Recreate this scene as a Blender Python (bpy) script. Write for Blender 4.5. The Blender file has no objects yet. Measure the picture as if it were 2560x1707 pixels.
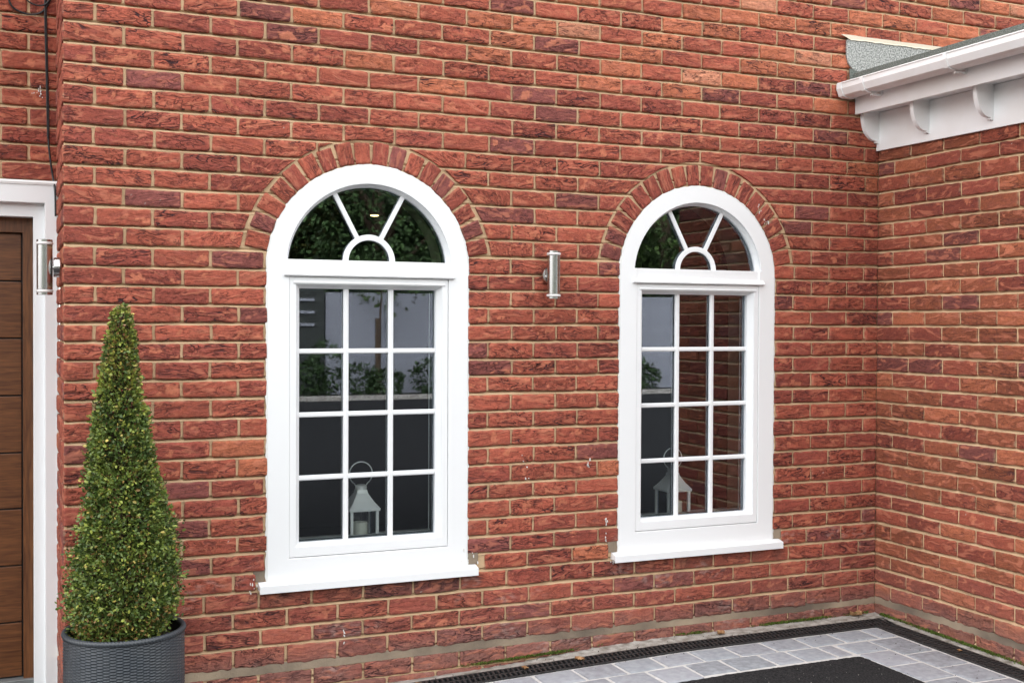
import bpy, bmesh, math, random
import numpy as np
from mathutils import Vector, Matrix
random.seed(7)
rng = np.random.default_rng(11)
SC = bpy.context.scene
COL = SC.collection
pi = math.pi

# ------------------------------------------------------------------ helpers
def vnoise(p, seed=0):
    """smooth value-gradient noise, p (N,3) -> about -1..1"""
    p = np.asarray(p, dtype=np.float64)
    i = np.floor(p).astype(np.int64); f = p - i
    u = f*f*f*(f*(f*6-15)+10)
    def h(ix, iy, iz):
        n = (ix*73856093) ^ (iy*19349663) ^ (iz*83492791) ^ (seed*2654435761)
        n = (n ^ (n >> 13)) * 1274126177
        n = n & 0x7fffffff
        n = (n ^ (n >> 15)) & 0xffff
        return n
    def g(ix, iy, iz, fx, fy, fz):
        n = h(ix, iy, iz)
        a = (n & 0xff)/255.0*2*pi; b = ((n >> 8) & 0xff)/127.5-1
        r = np.sqrt(np.maximum(0, 1-b*b))
        return np.cos(a)*r*fx+np.sin(a)*r*fy+b*fz
    x, y, z = i[:, 0], i[:, 1], i[:, 2]; fx, fy, fz = f[:, 0], f[:, 1], f[:, 2]
    def L(a, b, t): return a+(b-a)*t
    r = L(L(L(g(x, y, z, fx, fy, fz), g(x+1, y, z, fx-1, fy, fz), u[:, 0]),
            L(g(x, y+1, z, fx, fy-1, fz), g(x+1, y+1, z, fx-1, fy-1, fz), u[:, 0]), u[:, 1]),
          L(L(g(x, y, z+1, fx, fy, fz-1), g(x+1, y, z+1, fx-1, fy, fz-1), u[:, 0]),
            L(g(x, y+1, z+1, fx, fy-1, fz-1), g(x+1, y+1, z+1, fx-1, fy-1, fz-1), u[:, 0]), u[:, 1]), u[:, 2])
    return r*1.6

def sstep(a, b, x):
    t = np.clip((x-a)/(b-a), 0, 1); return t*t*(3-2*t)

def link(o, parent=None):
    COL.objects.link(o)
    if parent is not None: o.parent = parent
    return o

def npmesh(name, V, F, mat, parent=None, col=None, smooth=False, loc=None, vec=None):
    """V (n,3), F (m,4) or (m,3) arrays"""
    V = np.asarray(V, dtype=np.float32); F = np.asarray(F, dtype=np.int32)
    k = F.shape[1]
    me = bpy.data.meshes.new(name)
    me.vertices.add(len(V)); me.vertices.foreach_set('co', V.ravel())
    me.loops.add(F.size); me.loops.foreach_set('vertex_index', F.ravel())
    me.polygons.add(len(F)); me.polygons.foreach_set('loop_start', np.arange(0, F.size, k, dtype=np.int32))
    me.polygons.foreach_set('use_smooth', np.full(len(F), smooth, dtype=bool))
    me.update(calc_edges=True)
    if col is not None:
        a = me.color_attributes.new('Col', 'FLOAT_COLOR', 'POINT')
        c = np.ones((len(V), 4), dtype=np.float32); col = np.asarray(col); c[:, :col.shape[1]] = col
        a.data.foreach_set('color', c.ravel())
    if vec is not None:
        a = me.attributes.new('Loc', 'FLOAT_VECTOR', 'POINT'); a.data.foreach_set('vector', np.asarray(vec, np.float32).ravel())
    if mat: me.materials.append(mat)
    o = bpy.data.objects.new(name, me)
    if loc is not None: o.location = loc
    return link(o, parent)

class MB:
    """collects boxes, prisms and tubes into one mesh"""
    def __init__(s): s.bm = bmesh.new()
    def box(s, x0, x1, y0, y1, z0, z1):
        v = [s.bm.verts.new(c) for c in ((x0,y0,z0),(x1,y0,z0),(x1,y1,z0),(x0,y1,z0),(x0,y0,z1),(x1,y0,z1),(x1,y1,z1),(x0,y1,z1))]
        for f in ((0,3,2,1),(4,5,6,7),(0,1,5,4),(1,2,6,5),(2,3,7,6),(3,0,4,7)): s.bm.faces.new([v[i] for i in f])
        return v
    def poly(s, pts, axis, a0, a1):
        """closed outline pts (2D) extruded along axis from a0 to a1"""
        def P(p, a):
            return (a, p[0], p[1]) if axis == 0 else (p[0], a, p[1]) if axis == 1 else (p[0], p[1], a)
        A = [s.bm.verts.new(P(p, a0)) for p in pts]; B = [s.bm.verts.new(P(p, a1)) for p in pts]
        n = len(pts)
        for i in range(n): s.bm.faces.new((A[i], A[(i+1) % n], B[(i+1) % n], B[i]))
        s.bm.faces.new(A[::-1]); s.bm.faces.new(B)
    def ring(s, outer, inner, y0, y1, closed=True, yi0=None):
        """band between two outlines (x,z) of equal count; front at y0 (inner front at yi0), back at y1"""
        if yi0 is None: yi0 = y0
        n = len(outer)
        o0 = [s.bm.verts.new((p[0], y0, p[1])) for p in outer]; i0 = [s.bm.verts.new((p[0], yi0, p[1])) for p in inner]
        o1 = [s.bm.verts.new((p[0], y1, p[1])) for p in outer]; i1 = [s.bm.verts.new((p[0], y1, p[1])) for p in inner]
        rr = range(n) if closed else range(n-1)
        for k in rr:
            m = (k+1) % n
            s.bm.faces.new((o0[k], o0[m], i0[m], i0[k])); s.bm.faces.new((i1[k], i1[m], o1[m], o1[k]))
            s.bm.faces.new((o1[k], o1[m], o0[m], o0[k])); s.bm.faces.new((i0[k], i0[m], i1[m], i1[k]))
        if not closed:
            s.bm.faces.new((o0[0], i0[0], i1[0], o1[0])); s.bm.faces.new((o0[-1], o1[-1], i1[-1], i0[-1]))
    def tube(s, path, r, seg=10, cap=True):
        path = [Vector(p) for p in path]; rings = []
        up = None
        for i, p in enumerate(path):
            d = (path[min(i+1, len(path)-1)]-path[max(i-1, 0)]).normalized()
            if up is None:
                up = Vector((0, 0, 1)) if abs(d.z) < .9 else Vector((1, 0, 0))
            a = d.cross(up).normalized(); b = a.cross(d).normalized(); up = b
            rr = r[i] if isinstance(r, (list, tuple)) else r
            rings.append([s.bm.verts.new(p+a*math.cos(2*pi*k/seg)*rr+b*math.sin(2*pi*k/seg)*rr) for k in range(seg)])
        for A, B in zip(rings, rings[1:]):
            for k in range(seg): s.bm.faces.new((A[k], A[(k+1) % seg], B[(k+1) % seg], B[k]))
        if cap: s.bm.faces.new(rings[0][::-1]); s.bm.faces.new(rings[-1])
    def lathe(s, prof, c, axis=2, seg=32):
        """prof [(r, h)] around axis through c; closed ends"""
        rings = []
        for r, h in prof:
            R_ = []
            for k in range(seg):
                a = 2*pi*k/seg; x, y = r*math.cos(a), r*math.sin(a)
                q = (x, y, h) if axis == 2 else (h, x, y) if axis == 0 else (y, h, x)
                R_.append(s.bm.verts.new((c[0]+q[0], c[1]+q[1], c[2]+q[2])))
            rings.append(R_)
        for A, B in zip(rings, rings[1:]):
            for k in range(seg): s.bm.faces.new((A[k], A[(k+1) % seg], B[(k+1) % seg], B[k]))
        s.bm.faces.new(rings[0][::-1]); s.bm.faces.new(rings[-1])
    def build(s, name, mat, parent=None, bevel=0, smooth=False, segs=2, loc=None):
        bmesh.ops.recalc_face_normals(s.bm, faces=s.bm.faces)
        if bevel:
            es = [e for e in s.bm.edges if len(e.link_faces) == 2 and e.calc_face_angle(0) > .6]
            bmesh.ops.bevel(s.bm, geom=es, offset=bevel, segments=segs, affect='EDGES', profile=.6)
        me = bpy.data.meshes.new(name); s.bm.to_mesh(me); s.bm.free()
        if mat: me.materials.append(mat)
        if smooth:
            me.polygons.foreach_set('use_smooth', [True]*len(me.polygons))
            try: me.set_sharp_from_angle(angle=math.radians(40))
            except Exception: pass
        o = bpy.data.objects.new(name, me)
        if loc is not None: o.location = loc
        return link(o, parent)

def tag(o, label=None, cat=None, group=None, kind=None):
    for k, v in (('label', label), ('category', cat), ('group', group), ('kind', kind)):
        if v: o[k] = v
    return o
def thing(name, label, cat, loc=(0, 0, 0), group=None):
    o = bpy.data.objects.new(name, None); o.location = loc; o.empty_display_size = .1
    COL.objects.link(o); return tag(o, label, cat, group)
def childof(t, o):
    """re-express a mesh built in world space relative to its thing's empty"""
    o.parent = t; o.matrix_parent_inverse = Matrix.Translation(-Vector(t.location)); return o

# ------------------------------------------------------------------ materials
def mat(name, color=(.8, .8, .8), rough=.5, metal=0, spec=.5, noise=None, bump=None, attr=False, coat=0):
    """noise=(scale, amount, color2) blends a second colour; bump=(scale, strength, distance)"""
    m = bpy.data.materials.new(name); m.use_nodes = True
    nt = m.node_tree; N = nt.nodes; Lk = nt.links
    b = N['Principled BSDF']
    b.inputs['Roughness'].default_value = rough; b.inputs['Metallic'].default_value = metal
    b.inputs['Specular IOR Level'].default_value = spec; b.inputs['Coat Weight'].default_value = coat
    tc = N.new('ShaderNodeTexCoord')
    src = None
    if attr:
        a = N.new('ShaderNodeAttribute'); a.attribute_name = 'Col'; src = a.outputs['Color']
    else:
        b.inputs['Base Color'].default_value = (*color, 1)
    if noise:
        sc, amt, c2 = noise
        nz = N.new('ShaderNodeTexNoise'); nz.inputs['Scale'].default_value = sc; nz.inputs['Detail'].default_value = 6
        Lk.new(tc.outputs['Object'], nz.inputs['Vector'])
        rp = N.new('ShaderNodeMapRange'); rp.inputs[1].default_value = .35; rp.inputs[2].default_value = .7
        rp.inputs[3].default_value = 0; rp.inputs[4].default_value = amt
        Lk.new(nz.outputs['Fac'], rp.inputs[0])
        mx = N.new('ShaderNodeMix'); mx.data_type = 'RGBA'
        Lk.new(rp.outputs[0], mx.inputs[0])
        if src: Lk.new(src, mx.inputs[6])
        else: mx.inputs[6].default_value = (*color, 1)
        mx.inputs[7].default_value = (*c2, 1)
        src = mx.outputs[2]
    if src: Lk.new(src, b.inputs['Base Color'])
    if bump:
        sc, st, dist = bump
        nz = N.new('ShaderNodeTexNoise'); nz.inputs['Scale'].default_value = sc; nz.inputs['Detail'].default_value = 5
        Lk.new(tc.outputs['Object'], nz.inputs['Vector'])
        bp = N.new('ShaderNodeBump'); bp.inputs['Strength'].default_value = st; bp.inputs['Distance'].default_value = dist
        Lk.new(nz.outputs['Fac'], bp.inputs['Height']); Lk.new(bp.outputs[0], b.inputs['Normal'])
    return m

M = {}
M['brick'] = mat('red_brick', attr=True, rough=.88, spec=.25)
def folds(m):
    """thin folds of hand-thrown clay, darkened by sand tone and painted shade, laid out in each brick's own coordinates"""
    nt = m.node_tree; N = nt.nodes; Lk = nt.links; b = N['Principled BSDF']
    at = N.new('ShaderNodeAttribute'); at.attribute_name = 'Loc'
    amp = N.new('ShaderNodeAttribute'); amp.attribute_name = 'Col'
    def math_(op, a, b_=None, c=None):
        n = N.new('ShaderNodeMath'); n.operation = op
        for i, v in enumerate((a, b_, c)):
            if v is None: continue
            if isinstance(v, (int, float)): n.inputs[i].default_value = v
            else: Lk.new(v, n.inputs[i])
        return n.outputs[0]
    def mapr(v, a, b_, c, d):
        n = N.new('ShaderNodeMapRange'); n.interpolation_type = 'SMOOTHSTEP'; n.inputs[1].default_value = a; n.inputs[2].default_value = b_; n.inputs[3].default_value = c; n.inputs[4].default_value = d
        Lk.new(v, n.inputs[0]); return n.outputs[0]
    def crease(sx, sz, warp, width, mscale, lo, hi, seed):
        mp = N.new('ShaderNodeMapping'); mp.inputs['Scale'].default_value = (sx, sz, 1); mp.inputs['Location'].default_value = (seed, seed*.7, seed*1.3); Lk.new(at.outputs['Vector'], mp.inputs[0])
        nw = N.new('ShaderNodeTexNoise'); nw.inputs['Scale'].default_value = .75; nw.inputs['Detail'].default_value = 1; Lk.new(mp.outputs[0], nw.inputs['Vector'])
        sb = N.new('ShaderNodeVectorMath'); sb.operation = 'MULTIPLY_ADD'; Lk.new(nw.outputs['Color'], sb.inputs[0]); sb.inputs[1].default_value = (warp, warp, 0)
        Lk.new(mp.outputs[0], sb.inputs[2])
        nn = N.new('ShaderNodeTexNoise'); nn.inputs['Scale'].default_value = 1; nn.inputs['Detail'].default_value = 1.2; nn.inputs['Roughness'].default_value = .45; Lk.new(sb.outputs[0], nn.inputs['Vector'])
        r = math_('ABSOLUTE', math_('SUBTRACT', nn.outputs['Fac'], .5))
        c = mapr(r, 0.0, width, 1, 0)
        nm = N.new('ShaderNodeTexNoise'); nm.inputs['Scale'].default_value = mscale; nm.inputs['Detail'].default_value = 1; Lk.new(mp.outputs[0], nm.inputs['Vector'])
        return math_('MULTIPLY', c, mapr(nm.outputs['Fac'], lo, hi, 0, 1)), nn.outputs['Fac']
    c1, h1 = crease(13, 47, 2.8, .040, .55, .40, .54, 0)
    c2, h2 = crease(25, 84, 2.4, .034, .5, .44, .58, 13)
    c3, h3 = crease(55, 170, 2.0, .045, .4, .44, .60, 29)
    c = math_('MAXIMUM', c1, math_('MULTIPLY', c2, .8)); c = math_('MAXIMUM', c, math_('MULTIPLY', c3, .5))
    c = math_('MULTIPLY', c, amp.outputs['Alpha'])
    # colour: creases take dark sand tone plus painted shade
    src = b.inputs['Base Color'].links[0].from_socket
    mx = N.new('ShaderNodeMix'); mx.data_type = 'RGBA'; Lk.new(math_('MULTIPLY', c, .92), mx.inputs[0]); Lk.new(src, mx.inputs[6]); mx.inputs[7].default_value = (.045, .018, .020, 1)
    mr = N.new('ShaderNodeMix'); mr.data_type = 'RGBA'; Lk.new(mapr(h1, .55, .68, 0, .50), mr.inputs[0]); Lk.new(src, mr.inputs[6]); mr.inputs[7].default_value = (.54, .19, .115, 1)  # ridges lightened, a highlight painted into the brick colour
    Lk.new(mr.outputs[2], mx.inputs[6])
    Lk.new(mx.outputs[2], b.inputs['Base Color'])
    # relief
    tc = N.new('ShaderNodeTexCoord'); g = N.new('ShaderNodeTexNoise'); g.inputs['Scale'].default_value = 380; g.inputs['Detail'].default_value = 4; Lk.new(tc.outputs['Object'], g.inputs['Vector'])
    h = math_('MULTIPLY_ADD', c, -1.1, math_('MULTIPLY', h1, 1.3)); h = math_('ADD', h, math_('MULTIPLY', h2, .7)); h = math_('MULTIPLY_ADD', g.outputs['Fac'], .45, h)
    bp = N.new('ShaderNodeBump'); bp.inputs['Strength'].default_value = .9; bp.inputs['Distance'].default_value = .0042; Lk.new(h, bp.inputs['Height']); Lk.new(bp.outputs[0], b.inputs['Normal'])
# fine grain over the brick colour
def grain(m, scale, lo, hi):
    nt = m.node_tree; N = nt.nodes; Lk = nt.links; b = N['Principled BSDF']
    src = b.inputs['Base Color'].links[0].from_socket
    tc = N.new('ShaderNodeTexCoord'); nz = N.new('ShaderNodeTexNoise'); nz.inputs['Scale'].default_value = scale; nz.inputs['Detail'].default_value = 7
    nz.inputs['Roughness'].default_value = .7
    Lk.new(tc.outputs['Object'], nz.inputs['Vector'])
    rp = N.new('ShaderNodeMapRange'); rp.inputs[1].default_value = .3; rp.inputs[2].default_value = .7
    rp.inputs[3].default_value = lo; rp.inputs[4].default_value = hi
    Lk.new(nz.outputs['Fac'], rp.inputs[0])
    vm = N.new('ShaderNodeVectorMath'); vm.operation = 'SCALE'
    Lk.new(src, vm.inputs[0]); Lk.new(rp.outputs[0], vm.inputs['Scale']); Lk.new(vm.outputs[0], b.inputs['Base Color'])
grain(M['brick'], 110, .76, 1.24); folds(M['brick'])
M['mortar'] = mat('mortar', (.69, .49, .30), .95, spec=.15, noise=(7, .9, (.47, .32, .19)), bump=(260, .8, .003))
M['cement'] = mat('cement_band', (.17, .135, .105), .95, spec=.15, noise=(3, 1, (.42, .33, .235)), bump=(120, .6, .003))
M['upvc'] = mat('white_plastic', (.84, .845, .85), .32, spec=.45)
M['upvc_old'] = mat('weathered_white_plastic', (.89, .89, .89), .38, spec=.45, noise=(5, .45, (.72, .70, .66)))
M['caulk'] = mat('white_sealant', (.74, .74, .72), .6, bump=(60, .4, .002))
M['dark'] = mat('black_rubber', (.012, .014, .016), .6)
M['spacer'] = mat('glazing_spacer', (.02, .035, .04), .5)
M['silver'] = mat('spacer_edge', (.55, .57, .58), .35, metal=.6)
M['steel'] = mat('brushed_steel', (.52, .51, .50), .24, metal=1, bump=(300, .05, .001))
M['steel2'] = mat('polished_steel', (.95, .96, .96), .40, metal=.1)
M['acrylic'] = mat('frosted_ring', (.72, .68, .66), .25, spec=.6)
M['candle'] = mat('candle_wax', (.90, .88, .78), .55)
M['wood'] = mat('brown_wood', (.12, .055, .026), .42, spec=.4)
M['cable'] = mat('black_cable', (.012, .012, .014), .45)
M['soil'] = mat('potting_soil', (.035, .018, .010), .95, bump=(90, 1, .02))
M['leaf'] = mat('boxwood_leaf', attr=True, rough=.42, spec=.45)
M['twig'] = mat('twig', (.07, .045, .025), .9)
M['weave'] = mat('woven_resin', (.036, .043, .052), .36, spec=.5, noise=(9, .6, (.060, .064, .068)))
M['grate'] = mat('black_grating', (.018, .019, .021), .42, noise=(40, .5, (.05, .05, .048)))
M['felt'] = mat('mineral_felt', (.13, .135, .13), .95, noise=(120, 1.0, (.62, .62, .585)), bump=(300, .8, .004))
M['felt_dark'] = mat('felt_edge', (.075, .085, .075), .95, noise=(160, .9, (.21, .225, .20)), bump=(200, .8, .004))
M['asphalt'] = mat('asphalt', (.011, .011, .012), .95, spec=.12, noise=(120, .8, (.055, .054, .054)), bump=(150, 1, .010))
M['sett'] = mat('grey_setts', attr=True, rough=.8, noise=(35, .5, (.42, .44, .46)), bump=(45, .5, .004))
M['grout'] = mat('pale_grout', (.60, .58, .56), .95, noise=(30, .6, (.42, .40, .37)), bump=(200, .6, .003))
M['haunch'] = mat('pale_concrete', (.46, .43, .39), .95, noise=(22, 1, (.19, .165, .135)), bump=(140, .9, .006))
M['moss'] = mat('moss', (.075, .12, .015), .95, noise=(60, 1, (.03, .05, .01)))
M['deadleaf'] = mat('dead_leaf', (.28, .13, .05), .7, noise=(80, .8, (.42, .26, .13)))
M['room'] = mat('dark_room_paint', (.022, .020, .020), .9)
M['roomwood'] = mat('interior_board', (.6, .6, .6), .5)
M['render'] = mat('pale_render', (.25, .255, .285), .9)
M['treeleaf'] = mat('tree_leaf', attr=True, rough=.6, spec=.3)

# brown wood grain
def woodgrain(m, axis):
    nt = m.node_tree; N = nt.nodes; Lk = nt.links; b = N['Principled BSDF']
    tc = N.new('ShaderNodeTexCoord'); mp = N.new('ShaderNodeMapping')
    mp.inputs['Scale'].default_value = (5, 5, 60) if axis == 0 else (60, 60, 5)
    Lk.new(tc.outputs['Object'], mp.inputs[0])
    nz = N.new('ShaderNodeTexNoise'); nz.inputs['Scale'].default_value = 1.6; nz.inputs['Detail'].default_value = 7; nz.inputs['Distortion'].default_value = .6
    Lk.new(mp.outputs[0], nz.inputs['Vector'])
    cr = N.new('ShaderNodeValToRGB')
    cr.color_ramp.elements[0].position = .3; cr.color_ramp.elements[0].color = (.070, .024, .009, 1)
    cr.color_ramp.elements[1].position = .72; cr.color_ramp.elements[1].color = (.175, .068, .024, 1)
    Lk.new(nz.outputs['Fac'], cr.inputs[0]); Lk.new(cr.outputs[0], b.inputs['Base Color'])
woodgrain(M['wood'], 0)
M['wood2'] = mat('brown_wood_stile', (.12, .055, .026), .42, spec=.4); woodgrain(M['wood2'], 2)

def glass_mat(name, refl, tint=(.92, .95, .94)):
    m = bpy.data.materials.new(name); m.use_nodes = True
    nt = m.node_tree; N = nt.nodes; Lk = nt.links
    for n in list(N):
        if n.type != 'OUTPUT_MATERIAL': N.remove(n)
    out = [n for n in N if n.type == 'OUTPUT_MATERIAL'][0]
    tr = N.new('ShaderNodeBsdfTransparent'); tr.inputs[0].default_value = (*tint, 1)
    gl = N.new('ShaderNodeBsdfGlossy'); gl.inputs['Roughness'].default_value = 0.012; gl.inputs[0].default_value = (.74, .79, .88, 1)
    fr = N.new('ShaderNodeFresnel'); fr.inputs[0].default_value = 1.5
    ma = N.new('ShaderNodeMath'); ma.operation = 'MULTIPLY_ADD'; ma.inputs[1].default_value = 1.6; ma.inputs[2].default_value = refl
    ma.use_clamp = True
    mx = N.new('ShaderNodeMixShader')
    Lk.new(fr.outputs[0], ma.inputs[0]); Lk.new(ma.outputs[0], mx.inputs[0]); Lk.new(tr.outputs[0], mx.inputs[1]); Lk.new(gl.outputs[0], mx.inputs[2])
    Lk.new(mx.outputs[0], out.inputs[0])
    return m
M['glass'] = glass_mat('window_glass', .028, (.96, .98, .97))
M['glass2'] = glass_mat('lantern_glass', .0, (.97, .98, .975))

# ------------------------------------------------------------------ brickwork
C = 0.0792177; G = 2.38853; W = 4.03; BL = .225
le = {-4: 4.0, -3: -1.8, -2: 1.1, -1: -1.9, 0: -4.9, 1: -5.1, 2: -2.5, 3: -5.6, 4: -3.0, 5: -3.4, 6: -3.8, 7: -2.0, 8: -5.2, 9: -1.8, 10: 2.2, 11: 4.5, 12: 10.0, 13: 14.8, 14: 14.1, 15: 16.8, 16: 12.7, 17: 5.4, 18: 2.7, 19: -2.3, 20: -1.0, 21: -6.2, 22: -5.0, 26: -6, 29: 0}
mi = {-4: -4, 0: -7, 2: -10.2, 3: -8.3, 4: -10.0, 5: -8.3, 6: -6.5, 7: -4.8, 8: -3.2, 9: 3.4, 10: 5.0, 11: 8.6, 12: 10.2, 13: 8.1, 14: 11.6, 15: 12.3, 16: 10.4, 17: 8.1, 18: 5.9, 19: 3.6, 20: -2.3, 21: 2.4, 22: -0.1, 23: -2.5, 24: -1.5, 25: -0.5, 26: -6.7, 27: -9.3, 29: -2}
co = {0: -2.5, 1: 3.7, 2: -2.1, 3: -2.3, 4: -5.7, 5: -3.7, 6: 2.6, 7: 4.7, 8: 6.9, 9: 7.2, 10: 5.3, 11: 8.9, 12: 6.8, 13: 8.7, 14: 5.2, 15: 2.4, 16: 5.0, 17: 2.2, 18: -0.6, 19: -0.1, 20: -1.2, 21: -4.2, 22: -4.9, 23: -4.7, 24: -2.3, 25: -10.7, 26: -8.3, 27: -5.9, 28: -5.7}
def zcorr(z, u):
    i = (G-z)/C
    f = [np.interp(i, sorted(d), [d[k]/1000 for k in sorted(d)]) for d in (le, mi, co)]
    t = np.clip(u, 0, W)
    z_, u_ = np.broadcast_arrays(np.asarray(z, float), np.asarray(u, float))
    wav = .0032*vnoise(np.stack([u_.ravel()*2.3, z_.ravel()*9, 0*u_.ravel()], 1), 101).reshape(u_.shape)
    return wav+np.where(t < 2.01, f[0]+(f[1]-f[0])*t/2.01, f[1]+(f[2]-f[1])*(t-2.01)/(W-2.01))
def zb(i): return G-i*C

PAL = {'red': (.384, .097, .060), 'deep': (.302, .073, .051), 'purple': (.215, .070, .063), 'orange': (.50, .158, .080), 'salmon': (.62, .27, .16), 'brown': (.315, .096, .050)}
def brick_color(z, u, wall, arch=False):
    """per-brick base colour; higher courses carry more orange and purple"""
    r = random.random()
    if arch: k = 'deep' if r < .5 else 'purple' if r < .75 else 'red'; mixp = .25
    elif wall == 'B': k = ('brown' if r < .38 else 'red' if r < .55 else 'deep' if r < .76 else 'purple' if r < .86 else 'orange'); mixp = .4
    else:
        hi = max(0, min(1, (z-2.45)/.5))*max(0, min(1, (u-.4)/1.6))
        if random.random() < hi: k = 'orange' if r < .42 else 'red' if r < .74 else 'purple' if r < .92 else 'salmon'
        elif z < .3: k = 'deep' if r < .5 else 'red' if r < .88 else 'purple'
        else: k = 'red' if r < .64 else 'deep' if r < .92 else 'purple' if r < .97 else 'orange'
    c = np.array(PAL[k])*random.uniform(.82, 1.17)
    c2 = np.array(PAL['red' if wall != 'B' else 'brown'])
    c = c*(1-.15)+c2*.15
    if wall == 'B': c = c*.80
    return c

class Brickwork:
    """heightfield bricks on one wall plane; a mapping turns (u, w, depth) into world"""
    def __init__(s): s.U=[];s.Wz=[];s.K=[];s.D=[];s.EX=[];s.EZ=[];s.F=[];s.col=[];s.id=[];s.lx=[];s.lz=[];s.amp=[];s.patch=[];s.n=0;s.nb=0;s.xfy=[]
    def add(s, u0, u1, w0, w1, color, amp=1.0, step=.0048, clip=None, polar=None, prot=0, patch=1.0, dirt=0):
        wd, ht = u1-u0, w1-w0
        if wd < .02 or ht < .015: return
        nx = max(4, int(wd/step)); nz = max(4, int(ht/step))
        fx = np.concatenate([[0, 0, .003/wd], np.linspace(.003/wd, 1-.003/wd, nx)[1:-1], [1-.003/wd, 1, 1]])
        fz = np.concatenate([[0, 0, .003/ht], np.linspace(.003/ht, 1-.003/ht, nz)[1:-1], [1-.003/ht, 1, 1]])
        X, Z = np.meshgrid(fx, fz); a, b = X.shape
        skirt = np.zeros_like(X, bool); skirt[0] = skirt[-1] = True; skirt[:, 0] = skirt[:, -1] = True
        U = u0+X*wd; Wv = w0+Z*ht
        lx = X*wd; lz = Z*ht
        ex = np.minimum(lx, wd-lx); ez = np.minimum(lz, ht-lz)
        if clip is not None:
            U, Wv, ok = clip(U, Wv, u0, u1, w0, w1)
            if not ok: return
        # rounded corners
        r = .007
        m = (ex < r) & (ez < r)
        dx, dz = r-ex, r-ez; L = np.hypot(dx, dz); k = np.where(m & (L > r), r/np.maximum(L, 1e-9), 1.0)
        sx = np.where(lx < wd/2, 1, -1); sz = np.where(lz < ht/2, 1, -1)
        U = U+sx*(dx-dx*k)*m; Wv = Wv+sz*(dz-dz*k)*m
        n = U.size
        idx = np.arange(n).reshape(a, b)
        F = np.stack([idx[:-1, :-1], idx[:-1, 1:], idx[1:, 1:], idx[1:, :-1]], -1).reshape(-1, 4)+s.n
        s.F.append(F); s.n += n
        if polar is not None:
            (cx, cz) = polar; ang = U.ravel(); rad = Wv.ravel()
            U = cx+np.cos(ang)*rad; Wv = cz+np.sin(ang)*rad
        s.U.append(U.ravel()); s.Wz.append(Wv.ravel()); s.K.append(skirt.ravel()); s.EX.append(np.minimum(ex, ez).ravel())
        s.col.append(np.tile(color, (n, 1))); s.id.append(np.full(n, s.nb, float)); s.lx.append(lx.ravel()); s.lz.append(lz.ravel())
        s.amp.append(np.full(n, amp)); s.patch.append(np.full(n, patch)); s.D.append(np.full(n, prot+random.uniform(-.0018, .0018))); s.nb += 1
    def build(s, name, mapf, parent, warp=None, seed=1, facing=1):
        U = np.concatenate(s.U); Z = np.concatenate(s.Wz); K = np.concatenate(s.K); E = np.concatenate(s.EX)
        col = np.concatenate(s.col); bid = np.concatenate(s.id); lx = np.concatenate(s.lx); lz = np.concatenate(s.lz)
        amp = np.concatenate(s.amp); pa = np.concatenate(s.patch); D = np.concatenate(s.D)
        rs = np.random.default_rng(seed); nb = s.nb
        off = rs.uniform(0, 400, (nb, 3)); flip = rs.choice([-1, 1], nb); tilt = rs.uniform(-.5, .5, nb); cs = rs.uniform(.45, 1.25, nb); stretch = rs.uniform(.75, 1.3, nb)
        b = bid.astype(int); O = off[b]
        x = lx*flip[b]; z = lz+x*tilt[b]*.35
        # outline wobble
        P = np.stack([U*26, Z*26, bid*7.3], 1)
        U = U+vnoise(P, 3)*.0022; Z = Z+vnoise(P+50, 4)*.0024
        P2 = np.stack([U*7, Z*7, bid*3.1], 1); Z = Z+vnoise(P2, 5)*.0024
        # folded creases of the hand-thrown face
        q = np.stack([x/.060*stretch[b], z/.030, 0*x], 1)+O
        wv = np.stack([vnoise(q*.8+7, 11), vnoise(q*.8+31, 12), 0*x], 1)
        q2 = np.stack([x/.052*stretch[b], z/.017, 0*x], 1)+O+wv*1.15
        n1 = vnoise(q2, 13)
        m1 = sstep(-.35, .25, vnoise(q*.55+90, 14))
        cr1 = np.exp(-(n1/.085)**2)*m1
        q3 = np.stack([x/.027, z/.0095, 0*x], 1)+O*1.7+wv*1.5
        n2 = vnoise(q3, 15)
        cr2 = np.exp(-(n2/.13)**2)*sstep(-.1, .45, vnoise(q*.7+140, 16))
        lump = vnoise(np.stack([x/.03, z/.016, 0*x], 1)+O+wv, 17)
        fine = vnoise(np.stack([x/.009, z/.006, 0*x], 1)+O, 18)
        inner = sstep(.001, .010, E)
        A = amp*cs[b]
        # bare orange patches where the sand face came off
        pn = vnoise(np.stack([x/.055, z/.034, 0*x], 1)+O*1.3, 19)+.35*vnoise(np.stack([x/.014, z/.011, 0*x], 1)+O, 20)
        bald = sstep(.43, .50, pn-(.25*(1-pa)))*inner
        smoothf = 1-.8*bald
        h = (-.0034*cr1-.0017*cr2)*A*inner*smoothf+.0016*lump*inner*np.minimum(1, A)+.0006*fine*smoothf
        dep = -(D+h)                       # towards viewer is negative depth
        dep = dep+.0045*np.exp(-(E/.0028)**1.0)-.006
        dep = np.where(K, .020, dep)
        lowz = sstep(.16, .09, Z)*sstep(-.05, .02, Z)
        Z = Z+lowz*(.006*vnoise(np.stack([U*17, Z*4, 0*x], 1), 26)+.003*vnoise(np.stack([U*48, Z*8, 0*x], 1), 27))
        if warp is not None: Z = Z+warp(Z, U)
        # pigment; dark sand and shade contrast are both painted into the creases
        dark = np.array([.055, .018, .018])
        sand = sstep(.0, .8, vnoise(np.stack([x/.045, z/.02, 0*x], 1)+O*1.1, 21))
        c = col*(1+.10*lump[:, None])
        pur = np.array(PAL['purple'])
        c = c*(1-.30*sand[:, None])+pur*.30*sand[:, None]
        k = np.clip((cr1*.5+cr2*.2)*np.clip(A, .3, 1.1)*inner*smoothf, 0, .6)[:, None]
        c = c*(1-k)+dark*k
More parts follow.
